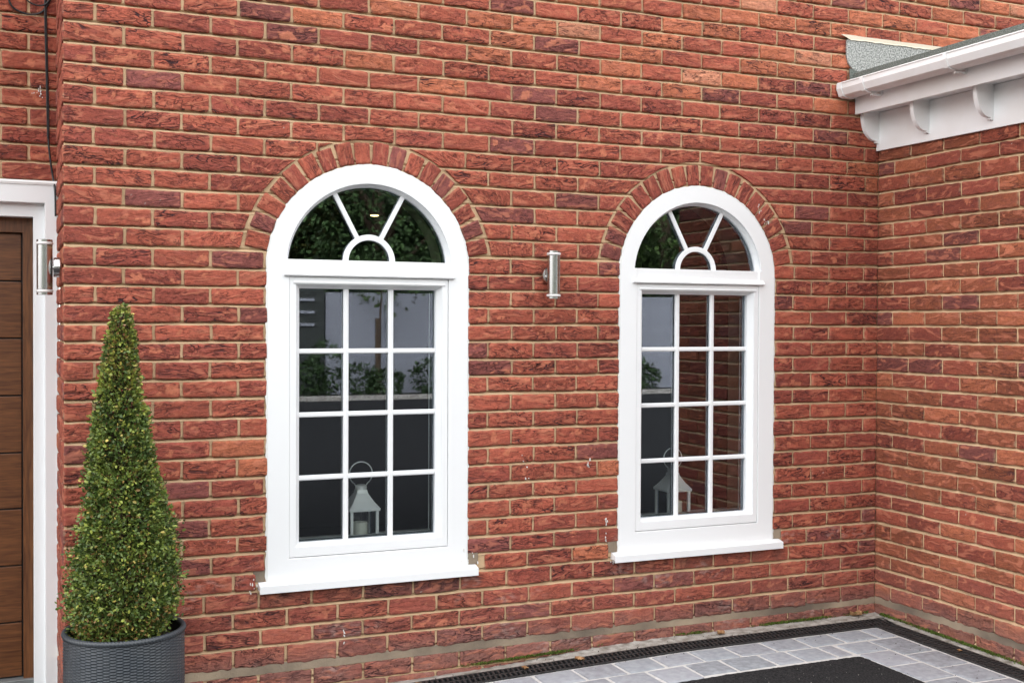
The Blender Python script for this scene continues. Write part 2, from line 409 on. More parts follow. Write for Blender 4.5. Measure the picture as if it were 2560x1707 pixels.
        ridge = np.clip((np.abs(n1)-.45)*1.2, 0, .35)[:, None]*inner[:, None]
        c = c*(1-ridge)+np.array([.46, .13, .075])*ridge
        bc = np.array([.50, .17, .095])*(1+.25*np.sin(b*12.9898)[:, None]*.5)
        kb = (bald*.72)[:, None]
        c = c*(1-kb)+bc*kb
        # mortar smear on arrises
        sm = np.exp(-(E/.0022))*sstep(-.2, .6, vnoise(np.stack([U*35, Z*35, 0*x], 1), 22))*.55
        c = c*(1-sm[:, None])+np.array([.50, .36, .23])*sm[:, None]
        # a few lime specks
        sp = sstep(.78, .86, vnoise(np.stack([U*70, Z*70, 0*x], 1), 23))*sstep(.25, .5, vnoise(np.stack([U*2.3, Z*2.3, 0*x+5], 1), 24))
        c = c*(1-.7*sp[:, None])+np.array([.66, .60, .54])*.7*sp[:, None]
        # dusty lower courses
        du = (sstep(.42, .05, Z)*.34*(.6+.5*vnoise(np.stack([U*9, Z*9, 0*x], 1), 25)))[:, None]
        c = c*(1-du)+np.array([.33, .19, .155])*du
        du2 = (sstep(.19, .07, Z)*.8*np.clip(.75+.6*vnoise(np.stack([U*6, Z*20, 0*x], 1), 35), 0, 1))[:, None]
        c = c*(1-du2)+np.array([.225, .110, .092])*du2
        # grime washed down under the sills and off their ends
        if seed == 5:
            for w_ in WIN:
                un = np.abs(U-w_['cx'])
                g_ = sstep(.56, .47, un)*sstep(.26, .395, Z)*(Z < .41)*(.55+.6*vnoise(np.stack([U*14, Z*7, 0*x], 1), 28))
                g_ = np.clip(g_, 0, .6)[:, None]; c = c*(1-g_)+np.array([.11, .062, .050])*g_
            ef = (sstep(.15, .5, vnoise(np.stack([U*5+9, Z*8, 0*x], 1), 29))*sstep(.75, .35, Z)*sstep(-.2, .5, vnoise(np.stack([U*30, Z*60, 0*x], 1), 30))*.35)[:, None]
            c = c*(1-ef)+np.array([.46, .36, .32])*ef
        V = mapf(U, Z, dep)
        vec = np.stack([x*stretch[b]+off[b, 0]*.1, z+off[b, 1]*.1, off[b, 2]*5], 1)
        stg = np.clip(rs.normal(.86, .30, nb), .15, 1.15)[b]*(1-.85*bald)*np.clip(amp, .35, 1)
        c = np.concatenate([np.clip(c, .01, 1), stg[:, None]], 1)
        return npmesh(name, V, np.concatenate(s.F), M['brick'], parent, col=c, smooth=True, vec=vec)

def mortar_sheet(name, u0, u1, w0, w1, mapf, parent, hole=None, warp=None, step=.012, depth=.0095, seed=9, material='mortar', bed=False, stepz=None):
    nu = int((u1-u0)/step)+1; nw = int((w1-w0)/(stepz or step))+1
    U, Z = np.meshgrid(np.linspace(u0, u1, nu), np.linspace(w0, w1, nw))
    a, b = U.shape; idx = np.arange(a*b).reshape(a, b)
    F = np.stack([idx[:-1, :-1], idx[:-1, 1:], idx[1:, 1:], idx[1:, :-1]], -1).reshape(-1, 4)
    U = U.ravel(); Z = Z.ravel()
    if hole is not None:
        cu = U[F].mean(1); cz = Z[F].mean(1); F = F[~hole(cu, cz)]
    used = np.unique(F); re = -np.ones(len(U), int); re[used] = np.arange(len(used)); U = U[used]; Z = Z[used]; F = re[F]
    dd = depth
    if bed:
        fr = (G-Z)/C; off = (np.round(fr)-fr)*C                      # height above the joint's centre line
        prof = .0005+.0165*np.clip((off+.0064)/.0125, 0, 1)**1.3            # struck joint: deep under the brick above, proud on the one below
        dd = np.where(np.abs(off) < .0085, prof, .0050)
        if warp is not None: Z = Z+warp(Z, U)
    d = dd+vnoise(np.stack([U*30, Z*30, 0*U], 1), seed)*.0012+vnoise(np.stack([U*110, Z*110, 0*U], 1), seed+1)*.0012
    return npmesh(name, mapf(U, Z, d), F, M[material], parent, smooth=True)

mapA = lambda U, Z, d: np.stack([U, d, Z], 1)
mapR = lambda U, Z, d: np.stack([U, d+.63, Z], 1)         # recessed wall over the door, u = x
mapS = lambda U, Z, d: np.stack([d, U, Z], 1)             # return face at x=0, u = y
mapB = lambda U, Z, d: np.stack([W+d, -U, Z], 1)          # side wall of the porch, u = -y

WIN = [dict(cx=1.2475, hw=.4525), dict(cx=2.9195, hw=.4455)]
ZS, ZC, RO, RA = .437, 1.76, .450, .560      # sill level, arch centre, frame radius, outside of arch ring
ZSP = 1.834
JT = .0115

def in_opening(u, z, grow=0):
    r = np.zeros(np.shape(u), bool)
    for w in WIN:
        r |= (np.abs(u-w['cx']) < w['hw']+grow) & (z > ZS-grow) & (z < ZC)
        r |= (np.hypot(u-w['cx'], z-ZC) < w['hw']+grow) & (z >= ZC)
    return r

def arch_clip(u0, u1, w0, w1):
    """returns a clip function when the brick meets an arch ring, False when it lies wholly inside, None when untouched"""
    for w in WIN:
        c = w['cx']; R = RA+.010
        if w1 < ZSP+.03 or w0 > ZC+R: continue
        zs = np.linspace(w0, w1, 6); xs = np.linspace(u0, u1, 24)
        XX, ZZ = np.meshgrid(xs, zs); ins = np.hypot(XX-c, ZZ-ZC) < R
        if not ins.any(): continue
        if ins.all(): return False
        if u0 < c-.03 and u1 > c+.03 or (ins[0].any() and not ins[-1].any() and ins[0].mean() > .55 and w0 > ZC+R*.93):
            def f(U, V, a0, a1, b0, b1, c=c, R=R):
                zc = ZC+np.sqrt(np.maximum(0, R*R-(U-c)**2)); lo = np.maximum(b0, np.minimum(zc, b1-.004))
                return U, lo+(V-b0)/(b1-b0)*(b1-lo), (b1-(ZC+R)) > -.04
            return f
        side = -1 if (u0+u1)/2 < c else 1
        def f(U, V, a0, a1, b0, b1, c=c, R=R, side=side):
            half = np.sqrt(np.maximum(0, R*R-(V-ZC)**2)); xb = c+side*half
            if side < 0:
                hi = np.clip(np.minimum(a1, xb), a0+.004, a1); U2 = a0+(U-a0)/(a1-a0)*(hi-a0)
                ok = np.max(np.minimum(a1, xb))-a0 > .02
            else:
                lo = np.clip(np.maximum(a0, xb), a0, a1-.004); U2 = lo+(U-a0)/(a1-a0)*(a1-lo)
                ok = a1-np.min(np.maximum(a0, xb)) > .02
            return U2, V, ok
        return f
    return None

def splits(n, umax, shift=0, first=None):
    """joint positions of a stretcher course from the arris"""
    o = 0 if n % 2 == 0 else BL/2
    js = [0.0]
    k = 1 if o == 0 else 0
    u = BL*k+o
    while u < umax-.04:
        if u > .03: js.append(u+shift+random.uniform(-.004, .004))
        u += BL
    js.append(umax)
    return js

def wall_A(parent):
    bw = Brickwork()
    for n in range(-20, 32):
        zt, zbm = zb(n)-.0066, zb(n+1)+.0066
        if n == 29: zt = .056; zbm = -.018
        elif n >= 30: zt = -.026-(n-30)*.08; zbm = zt-.068
        if n == 28: zbm = .086
        if n == 29: zt = .050
        zt += random.uniform(-.001, .001); zbm += random.uniform(-.001, .001)
        zm = (zt+zbm)/2
        umax = 6.3 if zbm > 2.66 else W-.004
        js = splits(n, umax, shift=(-.022 if n >= 24 else 0))
        keep = []
        for j in js:
            drop = False
            for w in WIN:
                R = RA+.010
                if zt > ZSP+.03 and zbm < ZC+R-.02:
                    for z_ in (zt, zbm):
                        hh = math.sqrt(max(0, R*R-(z_-ZC)**2))
                        if hh and (0 < (w['cx']-hh)-j < .052 or 0 < j-(w['cx']+hh) < .052): drop = True
            if not drop: keep.append(j)
        js = keep
        for a, b in zip(js, js[1:]):
            u0, u1 = a+(JT/2 if a > 0 else -.002), b-(JT/2 if b < umax else 0)
            segs = [(u0, u1)]
            if ZS-.035 < zm < ZSP+.012:
                for w in WIN:
                    L, Rr = w['cx']-w['hw']+.001, w['cx']+w['hw']-.001
                    if zm < ZS+.002: L, Rr = w['cx']-.500, w['cx']+.502          # the sill's ends are let into the wall
                    elif zm < ZS+.06: L, Rr = w['cx']-.500, w['cx']+.502
                    new = []
                    for p, q in segs:
                        if q <= L or p >= Rr: new.append((p, q)); continue
                        if p < L-.03: new.append((p, L))
                        if q > Rr+.03: new.append((Rr, q))
                    segs = new
            for p, q in segs:
                c = arch_clip(p, q, zbm, zt)
                if c is False: continue
                if q-p < .03: continue
                col = brick_color(zm, p, 'A')
                bw.add(p, q, zbm, zt, col, amp=random.uniform(.6, 1.35), clip=c, patch=1 if random.random() < .5 else .1)
    o = bw.build('brickwork', mapA, parent, warp=lambda Z, U: np.where(in_opening(U, Z, .115) | (Z < .09), 0, 1)*zcorr(Z, U) if False else zcorr(Z, U)*sstep(.03, .12, Z), seed=5)
    # arches: one ring of bricks on end over each window
    for w in WIN:
        ar = Brickwork(); n = 18; a0, a1 = math.radians(8.2), math.radians(171.8)
        for k in range(n):
            t0 = a0+(a1-a0)*k/n; t1 = a0+(a1-a0)*(k+1)/n
            g = .0085/.5
            ar.add(t0+g*random.uniform(.4, .8), t1-g*random.uniform(.4, .8), w['hw']+.003+random.uniform(0, .004), RA-.006+random.uniform(-.006, .003), brick_color(2, 1, 'A', True), amp=.75, step=.0048, polar=(w['cx'], ZC), patch=.1)
        # polar cells need angular width turned into metres for the face grid: rebuild lx from the mean radius
        ar.lx = [v for v in ar.lx]
        ar.build('brick_arch', mapA, parent, seed=31+int(w['cx']*10))
    mortar_sheet('mortar_joints', -.0, 6.3, -.2, 3.95, mapA, parent, hole=lambda u, z: in_opening(u, z, -.05) | ((u > W+.3) & (z < 2.5)), step=.016, stepz=.0036, bed=True, warp=lambda Z, U: zcorr(Z, U)*sstep(.03, .12, Z))
    mortar_sheet('cement_band', 0, W, .052, .093, mapA, parent, step=.006, depth=-.0015, seed=40, material='cement')
    # squares of repair mortar above the sill ends
    mb = MB()
    for w in WIN:
        for s in (-1, 1):
            x = w['cx']+s*(w['hw']+.030)
            mb.box(x-.026, x+.024, -.001, .01, ZS+.004, ZS+.060)
    mb.build('repair_mortar', M['cement'], parent, bevel=.004)
    mb = MB()
    for x0, x1, z0, z1 in ((.02, .70, -.2, 2.33), (1.80, 2.38, -.2, 2.33), (3.46, 6.3, -.2, 2.33), (.70, 1.80, -.2, .39), (2.38, 3.46, -.2, .39), (.02, 6.3, 2.33, 3.95)):
        mb.box(x0+.0006*(x0 > 1), x1, .022, .338, z0, z1)
    mb.build('wall_core', M['cement'], parent)
    return o

# polar bricks: override add for arches so that the grid is made in metres
_add = Brickwork.add
def add2(s, u0, u1, w0, w1, color, polar=None, **kw):
    if polar is None: return _add(s, u0, u1, w0, w1, color, **kw)
    rm = (w0+w1)/2; wd = (u1-u0)*rm
    def clipf(U, V, a0, a1, b0, b1):
        ang = u0+(U-a0)/(a1-a0)*(u1-u0); X = polar[0]+np.cos(ang)*V; Z = polar[1]+np.sin(ang)*V
        return X, Z, True
    _n = s.n
    # corner rounding is done before the mapping is applied
    return _add_polar(s, wd, w0, w1, color, u0, u1, polar, **kw)
def _add_polar(s, wd, w0, w1, color, t0, t1, polar, amp=1, step=.0048, prot=0, patch=1, **kw):
    ht = w1-w0; nx = max(4, int(wd/step)); nz = max(4, int(ht/step))
    fx = np.concatenate([[0, 0, .003/wd], np.linspace(.003/wd, 1-.003/wd, nx)[1:-1], [1-.003/wd, 1, 1]])
    fz = np.concatenate([[0, 0, .003/ht], np.linspace(.003/ht, 1-.003/ht, nz)[1:-1], [1-.003/ht, 1, 1]])
    X, Z = np.meshgrid(fx, fz); a, b = X.shape
    K = np.zeros_like(X, bool); K[0] = K[-1] = True; K[:, 0] = K[:, -1] = True
    lx = X*wd; lz = Z*ht; ex = np.minimum(lx, wd-lx); ez = np.minimum(lz, ht-lz)
    r = .006; m = (ex < r) & (ez < r); dx, dz = r-ex, r-ez; L = np.hypot(dx, dz); k = np.where(m & (L > r), r/np.maximum(L, 1e-9), 1.0)
    px = lx+np.where(lx < wd/2, 1, -1)*(dx-dx*k)*m; pz = lz+np.where(lz < ht/2, 1, -1)*(dz-dz*k)*m
    ang = t0+px/wd*(t1-t0); rad = w0+pz
    # bricks on end are not tapered: keep the width constant, wedge-shaped joints between
    tm = (t0+t1)/2; rm = w0+ht*.25
    off = (ang-tm)*rm*(1+.35*(rad-rm)/rm)
    U = polar[0]+np.cos(tm)*rad-np.sin(tm)*off; V = polar[1]+np.sin(tm)*rad+np.cos(tm)*off
    n = U.size; idx = np.arange(n).reshape(a, b)
    F = np.stack([idx[:-1, :-1], idx[1:, :-1], idx[1:, 1:], idx[:-1, 1:]], -1).reshape(-1, 4)+s.n
    s.F.append(F); s.n += n
    s.U.append(U.ravel()); s.Wz.append(V.ravel()); s.K.append(K.ravel()); s.EX.append(np.minimum(ex, ez).ravel())
    s.col.append(np.tile(color, (n, 1))); s.id.append(np.full(n, s.nb, float)); s.lx.append(lz.ravel()); s.lz.append(lx.ravel())
    s.amp.append(np.full(n, amp)); s.patch.append(np.full(n, patch)); s.D.append(np.full(n, prot+random.uniform(-.001, .002))); s.nb += 1
Brickwork.add = add2

facade = thing('brick_wall', 'long red brick wall with two arched windows and brick arches over them', 'wall', (0, 0, 0))
wall_A(facade)

m = MB(); m.box(-9, 9.5, .80, 6.2, 2.70, 7.3); m.build('unseen_sun_block', mat('plain_brick', (.30, .08, .05), .9, noise=(3, .6, (.22, .06, .045))), facade)  # unseen house mass, added to shade the ground from the sun behind
# return face beside the door and the recessed wall over it
ret = Brickwork(); lint = Brickwork()
for n in range(-20, 32):
    zt, zbm = zb(n)-.0066, zb(n+1)+.0066
    if n == 29: zt = .056
    js = [0, .1025, .3275, .5525, .66] if n % 2 == 0 else [0, .215, .44, .66]
    for i, (a, b) in enumerate(zip(js, js[1:])):
        ret.add(a+(JT/2 if i else -.003), b-JT/2, zbm, zt, brick_color((zt+zbm)/2, 0, 'A')*.95, amp=.7, step=.007)
    if zbm > 2.13:
        o = -.118 if n % 2 else -.2305
        js = [0]
        x = o
        while x > -2.2: js.append(x); x -= BL
        for i, (b, a) in enumerate(zip(js, js[1:])):
            lint.add(a+JT/2, b-(JT/2 if i else 0), zbm, zt, brick_color(2, 0, 'A'), amp=random.uniform(.6, 1.1), step=.0055)
rz = lambda Z, U: zcorr(Z, 0*U)*sstep(.03, .12, Z)
ret.build('return_brickwork', mapS, facade, warp=rz, seed=61)
mortar_sheet('return_mortar_joints', -.0, .64, -.2, 3.95, mapS, facade, step=.02, seed=63)
rw = thing('recessed_brick_wall', 'short recessed stretch of red brickwork above the brown door', 'wall', (0, .63, 2.15))
childof(rw, lint.build('brickwork', mapR, None, warp=rz, seed=71))
childof(rw, mortar_sheet('mortar_joints', -2.2, .02, 2.135, 3.95, mapR, None, step=.02, seed=73, stepz=.0036, bed=True, warp=rz))

# porch side wall
bwB = Brickwork(); LB = 1.90
for n in range(-1, 32):
    zt, zbm = zb(n)-.0066, zb(n+1)+.0066
    if n == 29: zt = .056; zbm = -.018
    elif n >= 30: zt = -.026-(n-30)*.08; zbm = zt-.068
    if n == 28: zbm = .092
    js = [0.0]; v = .2325*(.5 if n % 2 == 0 else 1)
    while v < LB-.05: js.append(v+random.uniform(-.004, .004)); v += .2325
    js.append(LB)
    for i, (a, b) in enumerate(zip(js, js[1:])):
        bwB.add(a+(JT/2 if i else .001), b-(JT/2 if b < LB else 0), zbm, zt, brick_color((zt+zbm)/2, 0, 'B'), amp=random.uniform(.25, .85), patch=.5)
coB = lambda Z, U: .003*vnoise(np.stack([U*2.3, Z*9, 0*U+4], 1), 102)+np.interp((G-Z)/C, sorted(co), [co[k]/1000 for k in sorted(co)])*sstep(.03, .12, Z)
pw = thing('porch_side_wall', 'plain red brick side wall of the porch under the white eaves', 'wall', (W, -1, 0))
childof(pw, bwB.build('brickwork', mapB, None, warp=coB, seed=81))
childof(pw, mortar_sheet('mortar_joints', 0, LB, -.2, 2.5, mapB, None, step=.016, seed=83, stepz=.0036, bed=True, warp=coB))
childof(pw, mortar_sheet('cement_band', 0, LB, .052, .093, mapB, None, step=.006, depth=-.0015, seed=85, material='cement'))
m = MB(); m.box(W+.012, W+.33, -LB+.004, -.03, -.2, 2.64); childof(pw, m.build('wall_core', M['mortar']))
for oo in (pw.children):
    pass

# old paint drips on a few bricks
def splashes(parent, mapf, spots):
    m = MB()
    for u, z, w_, h_, k in spots:
        for _ in range(k):
            a, b = u+random.gauss(0, w_), z+random.gauss(0, h_); r = random.uniform(.0012, .0032); q = random.uniform(1, 3.2)
            p = [(a+math.cos(t)*r*random.uniform(.6, 1.2), b+math.sin(t)*r*q*random.uniform(.7, 1.2)) for t in np.linspace(0, 2*pi, 8)[:-1]]
            v = [m.bm.verts.new(tuple(mapf(np.array([x]), np.array([zz_]), np.array([-.0085]))[0])) for x, zz_ in p]; v2 = [m.bm.verts.new(tuple(mapf(np.array([x]), np.array([zz_]), np.array([-.004]))[0])) for x, zz_ in p]
            m.bm.faces.new(v)
            for i_ in range(7): m.bm.faces.new((v[i_], v[(i_+1) % 7], v2[(i_+1) % 7], v2[i_]))
    o = m.build('paint_drips', mat('old_white_paint', (.72, .70, .67), .7)); return childof(parent, o) if parent.location.length > 0 else setattr(o, 'parent', parent)
splashes(facade, mapA, [(1.13, .188, .002, .010, 5), (1.13, .145, .003, .006, 3), (2.405, .60, .002, .012, 6), (2.405, .52, .0015, .014, 6), (2.31, .865, .006, .012, 9), (3.265, 2.105, .004, .012, 8), (3.305, 2.05, .008, .010, 6), (1.98, .86, .02, .05, 5), (1.72, .47, .03, .02, 6), (.74, .42, .012, .02, 8), (2.44, .40, .012, .02, 8)])
splashes(rw, mapR, [(-.072, 2.535, .006, .012, 12), (-.095, 2.525, .004, .003, 2)])
# ------------------------------------------------------------------ windows
def outline(cx, hw, z0, r, zc, n=40, z_low=None):
    """arched outline, clockwise from bottom left"""
    pts = [(cx-hw, z0), (cx-hw, (z0+zc)/2)]
    for k in range(n+1):
        a = pi-pi*k/n; pts.append((cx+r*math.cos(a), zc+r*math.sin(a)))
    pts += [(cx+hw, (z0+zc)/2), (cx+hw, z0)]
    return pts
def arc(cx, cz, r, a0, a1, n=36):
    return [(cx+r*math.cos(a0+(a1-a0)*k/n), cz+r*math.sin(a0+(a1-a0)*k/n)) for k in range(n+1)]

def make_window(w, label):
    cx, hw = w['cx'], w['hw']
    t = thing('arched_window', label, 'window', (cx, 0, ZS), 'white arched windows in the long brick wall')
    P = lambda o: childof(t, o)
    up = M['upvc']; dy = hw/.4525
    hin = .357*dy
    ri = .372*dy
    # outer frame: band round the whole opening, closed at the bottom by the bottom rail
    m = MB()
    a = math.asin(.0385/ri)
    inn = [(cx-hin-.001, .530), (cx-hin-.001, 1.7985)]+list(reversed(arc(cx, ZC, ri, a, pi-a, 40)))+[(cx+hin+.001, 1.7985), (cx+hin+.001, .530)]
    m.ring(outline(cx, hw, ZS, hw, ZC), inn, -.004, .075)
    P(m.build('outer_frame', up, bevel=.003))
    # transom between fanlight and sash
    m = MB(); m.box(cx-hin-.012, cx+hin+.012, .0015, .07, 1.729, 1.7985)
    P(m.build('transom', up, bevel=.002))
    m = MB()
    m.poly([(-.016, 1.727), (-.020, 1.733), (-.012, 1.741), (-.006, 1.749), (.004, 1.751), (.004, 1.727)], 0, cx-.383*dy, cx+.383*dy)
    P(m.build('drip_rail', up))
    # fanlight: bead, ring, spokes, glass
    m = MB(); a = math.asin(.0385/ri)
    m.ring(arc(cx, ZC, ri+.002, a, pi-a), arc(cx, ZC, .360*dy, a, pi-a), .004, .06, closed=False, yi0=.030)
    P(m.build('fanlight_bead', up))
    yb0, yb1, yg = .028, .040, .042
    m = MB(); cz = 1.797
    m.ring(arc(cx, cz, .118*dy, 0, pi), arc(cx, cz, .093*dy, 0, pi), yb0, yb1, closed=False)
    P(m.build('fanlight_bar', up, bevel=.003))
    for s in (-1, 1):
        m = MB(); an = math.radians(62); d = Vector((s*math.cos(an), math.sin(an))); nrm = Vector((-d.y, d.x))*.0105
        r0, r1 = .114*dy, .352*dy
        q = [Vector((cx, cz))+d*r+nrm*k for r, k in ((r0, -1), (r1, -1), (r1, 1), (r0, 1))]
        m.poly([tuple(v) for v in q], 1, yb0+.0015, yb1)
        P(m.build('fanlight_bar', up, bevel=.003))
    # black edges of the sealed unit seen behind the bars
    m = MB()
    m.ring(arc(cx, cz, .116*dy, 0, pi), arc(cx, cz, .096*dy, 0, pi), .050, .072, closed=False)
    for s in (-1, 1):
        an = math.radians(62); d = Vector((s*math.cos(an), math.sin(an))); nrm = Vector((-d.y, d.x))*.009
        q = [Vector((cx, cz))+d*r+nrm*k for r, k in ((.12*dy, -1), (.352*dy, -1), (.352*dy, 1), (.12*dy, 1))]
        m.poly([tuple(v) for v in q], 1, .050, .0715)
    m.ring(arc(cx, ZC, .372*dy, a, pi-a), arc(cx, ZC, .352*dy, a, pi-a), .050, .0725, closed=False)
    P(m.build('spacer_bar', M['spacer']))
    m = MB(); g = [(cx-.362*dy*math.cos(a), 1.797)]+[(p[0], p[1]) for p in reversed(arc(cx, ZC, .366*dy, a, pi-a))][0:]
    m.poly(g, 1, yg, yg+.0035); P(m.build('pane', M['glass']))
    # opening sash
    sx0, sx1, sz0, sz1 = cx-hin, cx+hin, .5325, 1.7265
    gx0, gx1, gz0, gz1 = cx-.3085*dy, cx+.3085*dy, .588, 1.6765
    bx = .020
    def rect(x0, x1, z0, z1): return [(x0, z0), (x0, z1), (x1, z1), (x1, z0)]
    m = MB(); m.ring(rect(sx0-.0004, sx1-.0014, sz0+.0003, sz1-.001), rect(gx0-bx, gx1+bx, gz0-bx*.6, gz1+bx), -.001, .07)
    sash = P(m.build('sash', up, bevel=.0025))
    m = MB(); m.ring(rect(gx0-bx-.001, gx1+bx+.001, gz0-bx*.6-.001, gz1+bx+.001), rect(gx0, gx1, gz0, gz1), .003, .062, yi0=.032)
    P(m.build('glazing_bead', up))
    m = MB(); m.poly([(-.007, gz1+bx+.003), (-.0015, gz1+bx+.009), (.012, gz1+bx+.009), (.012, gz1+bx-.004), (-.0015, gz1+bx-.004)], 0, gx0-bx-.012, gx1+bx+.012)
    P(m.build('sash_rail_moulding', up))
    # shadow gaps round the sash
    yb0, yb1, yg = .034, .048, .050
    vx = [cx-.1015*dy, cx+.1015*dy]
    hz = [1.4075, 1.1345, .8635]
    for x in vx:
        m = MB(); m.poly([(x-.0115, yb1), (x-.0115, yb0+.004), (x-.006, yb0), (x+.006, yb0), (x+.0115, yb0+.004), (x+.0115, yb1)], 2, gz0, gz1)
        P(m.build('glazing_bar', up))
    for z in hz:
        m = MB(); m.poly([(yb1-.0005, z-.0105), (yb0+.0055, z-.0105), (yb0+.0015, z-.006), (yb0+.0015, z+.006), (yb0+.0055, z+.0105), (yb1-.0005, z+.0105)], 0, gx0+.0005, gx1-.0005)
        P(m.build('glazing_bar', up))
    m = MB()
    for x in vx: m.box(x-.010, x+.010, .058, .080, gz0, gz1)
    for z in hz: m.box(gx0, gx1, .0585, .0795, z-.009, z+.009)
    m.ring(rect(gx0-.01, gx1+.01, gz0-.01, gz1+.01), rect(gx0+.008, gx1-.008, gz0+.008, gz1-.008), .0575, .082)
    P(m.build('spacer_bar', M['spacer']))
    m = MB()
    for x in vx+[gx1-.006]: m.box(x-.0135, x-.0105, .064, .068, gz0+.01, gz1-.01)
    m.box(gx0+.01, gx1-.01, .064, .068, gz0+.0085, gz0+.0112)
    P(m.build('spacer_edge', M['silver']))
    m = MB(); m.box(gx0-.004, gx1+.004, yg, yg+.0035, gz0-.004, gz1+.004); P(m.build('pane', M['glass']))
    # sealant against the bricks
    o = outline(cx, hw-.004, ZS, hw-.004, ZC, n=150)
    pts = []
    for (p, q) in zip(o, o[1:]):
        L = math.hypot(q[0]-p[0], q[1]-p[1]); k = max(1, int(L/.008))
        for i in range(k): pts.append((p[0]+(q[0]-p[0])*i/k, p[1]+(q[1]-p[1])*i/k))
    pts.append(o[-1])
    pa = np.array(pts); nz = vnoise(np.stack([pa[:, 0]*38, pa[:, 1]*38, 0*pa[:, 0]+cx], 1), 51)
    cen = np.stack([np.full(len(pa), cx), np.clip(pa[:, 1], None, ZC)], 1); d = pa-cen; d /= np.linalg.norm(d, axis=1)[:, None]
    out = pa+d*(.0085+.0045*nz)[:, None]
    m = MB(); m.ring([tuple(v) for v in out], pts, -.002, .012, closed=False, yi0=-.0045); P(m.build('sealant', M['caulk'], smooth=True))
    # sill with ends let into the brickwork
    m = MB(); sc = 1.0 if hw > .45 else .985
    x0, x1 = cx-.4885*sc, cx+.4925*sc
    m.poly([(-.042, ZS-.008), (-.042, ZS-.040), (-.034, ZS-.042), (-.032, ZS-.030), (.02, ZS-.030), (.02, ZS+.004), (-.0065, ZS+.002)], 0, x0, x1)
    P(m.build('sill', up, bevel=.0012))
    return t
make_window(WIN[0], 'white arched window nearer the clipped bush, between the bush and the middle steel wall light')
make_window(WIN[1], 'white arched window nearer the inside corner, between the middle steel wall light and the porch wall')

# rooms behind the windows
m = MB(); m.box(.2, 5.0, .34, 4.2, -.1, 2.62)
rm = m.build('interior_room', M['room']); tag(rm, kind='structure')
bm = bmesh.new(); bm.from_mesh(rm.data)
bm.faces.ensure_lookup_table()
for f in list(bm.faces):
    if f.calc_center_median().y < .35: bm.faces.remove(f)
bm.to_mesh(rm.data); bm.free()
for i, w in enumerate(WIN):
    m = MB(); c = w['cx']
    m.box(c-.42, c+.42, .08, .37, .49, .55); o = m.build('interior_window_board', M['roomwood'], bevel=.004); tag(o, kind='structure')
    m = MB()
    ro = outline(c, .47, .40, .47, ZC); ri_ = outline(c, .405, .545, .405, ZC)
    m.ring(ro, ri_, .085, .345); o = m.build('interior_window_reveal', M['room'] if False else mat('reveal_plaster', (.48, .42, .30), .9)); tag(o, kind='structure')

# ------------------------------------------------------------------ lanterns and candles
def lantern(x, y, z, label):
    t = thing('lantern', label, 'lantern', (x, y, z), 'lanterns on the inside window boards')
    P = lambda o: childof(t, o); st = M['steel2']
    w = .065; h = .155
    m = MB(); m.box(x-w, x+w, y-w, y+w, z+.001, z+.014); P(m.build('base', st, bevel=.002))
    for sx in (-1, 1):
        for sy in (-1, 1):
            m = MB(); X = x+sx*(w-.0065); Y = y+sy*(w-.0065); m.box(X-.006, X+.006, Y-.006, Y+.006, z+.014, z+h-.010); P(m.build('post', st))
    m = MB()
    def sq(r, zz): return [m.bm.verts.new((x+a*r, y+b*r, zz)) for a, b in ((-1,-1),(1,-1),(1,1),(-1,1))]
    rings = [sq(w-.002, z+h-.010), sq(w+.004, z+h-.010), sq(w+.006, z+h), sq(w*.72, z+h+.030), sq(w*.40, z+h+.064), sq(w*.34, z+h+.080)]
    for A, B in zip(rings, rings[1:]):
        for k in range(4): m.bm.faces.new((A[k], A[(k+1) % 4], B[(k+1) % 4], B[k]))
    m.bm.faces.new(rings[-1]); m.bm.faces.new(rings[0][::-1]); P(m.build('roof', st))
    m = MB(); m.lathe([(.020, z+h+.080), (.026, z+h+.082), (.026, z+h+.098), (.018, z+h+.102)], (x, y, 0), 2, 24); P(m.build('chimney', st, smooth=True))
    m = MB(); cz = z+h+.150; path = [(x+.053*math.cos(a), y, cz+.053*math.sin(a)) for a in np.linspace(-.95, pi+.95, 40)]
    path = [(x+.022, y, z+h+.095)]+path+[(x-.022, y, z+h+.095)]
    m.tube(path, .0026, 8); P(m.build('handle', st, smooth=True))
    for ax in range(4):
        m = MB(); k = w-.008
        if ax == 0: m.box(x-k+.002, x+k-.002, y-k-.0005, y-k+.001, z+.014, z+h-.01)
        if ax == 1: m.box(x-k+.002, x+k-.002, y+k-.001, y+k+.0005, z+.014, z+h-.01)
        if ax == 2: m.box(x-k-.0005, x-k+.001, y-k+.002, y+k-.002, z+.014, z+h-.01)
        if ax == 3: m.box(x+k-.001, x+k+.0005, y-k+.002, y+k-.002, z+.014, z+h-.01)
        P(m.build('glass_pane', M['glass2']))
    return t
def candle(x, y, z, label, r=.034, h=.075):
    t = thing('candle', label, 'candle', (x, y, z), 'pillar candles inside the lanterns')
    m = MB(); m.lathe([(r, z), (r, z+h-.004), (r-.003, z+h), (r-.010, z+h-.002), (.004, z+h-.006)], (x, y, 0), 2, 32); childof(t, m.build('wax', M['candle'], smooth=True))
    m = MB(); m.tube([(x, y, z+h-.008), (x+.001, y, z+h+.004)], .001, 6); childof(t, m.build('wick', M['dark']))
lantern(1.247, .152, .5505, 'square steel and glass lantern with a ring handle behind the window nearer the bush')
candle(1.241, .145, .5655, 'thick ivory candle in the lantern behind the window nearer the bush')
lantern(2.868, .152, .5505, 'square steel and glass lantern with a ring handle behind the window nearer the inside corner')
candle(2.884, .150, .5655, 'thick ivory candle in the lantern behind the window nearer the inside corner')
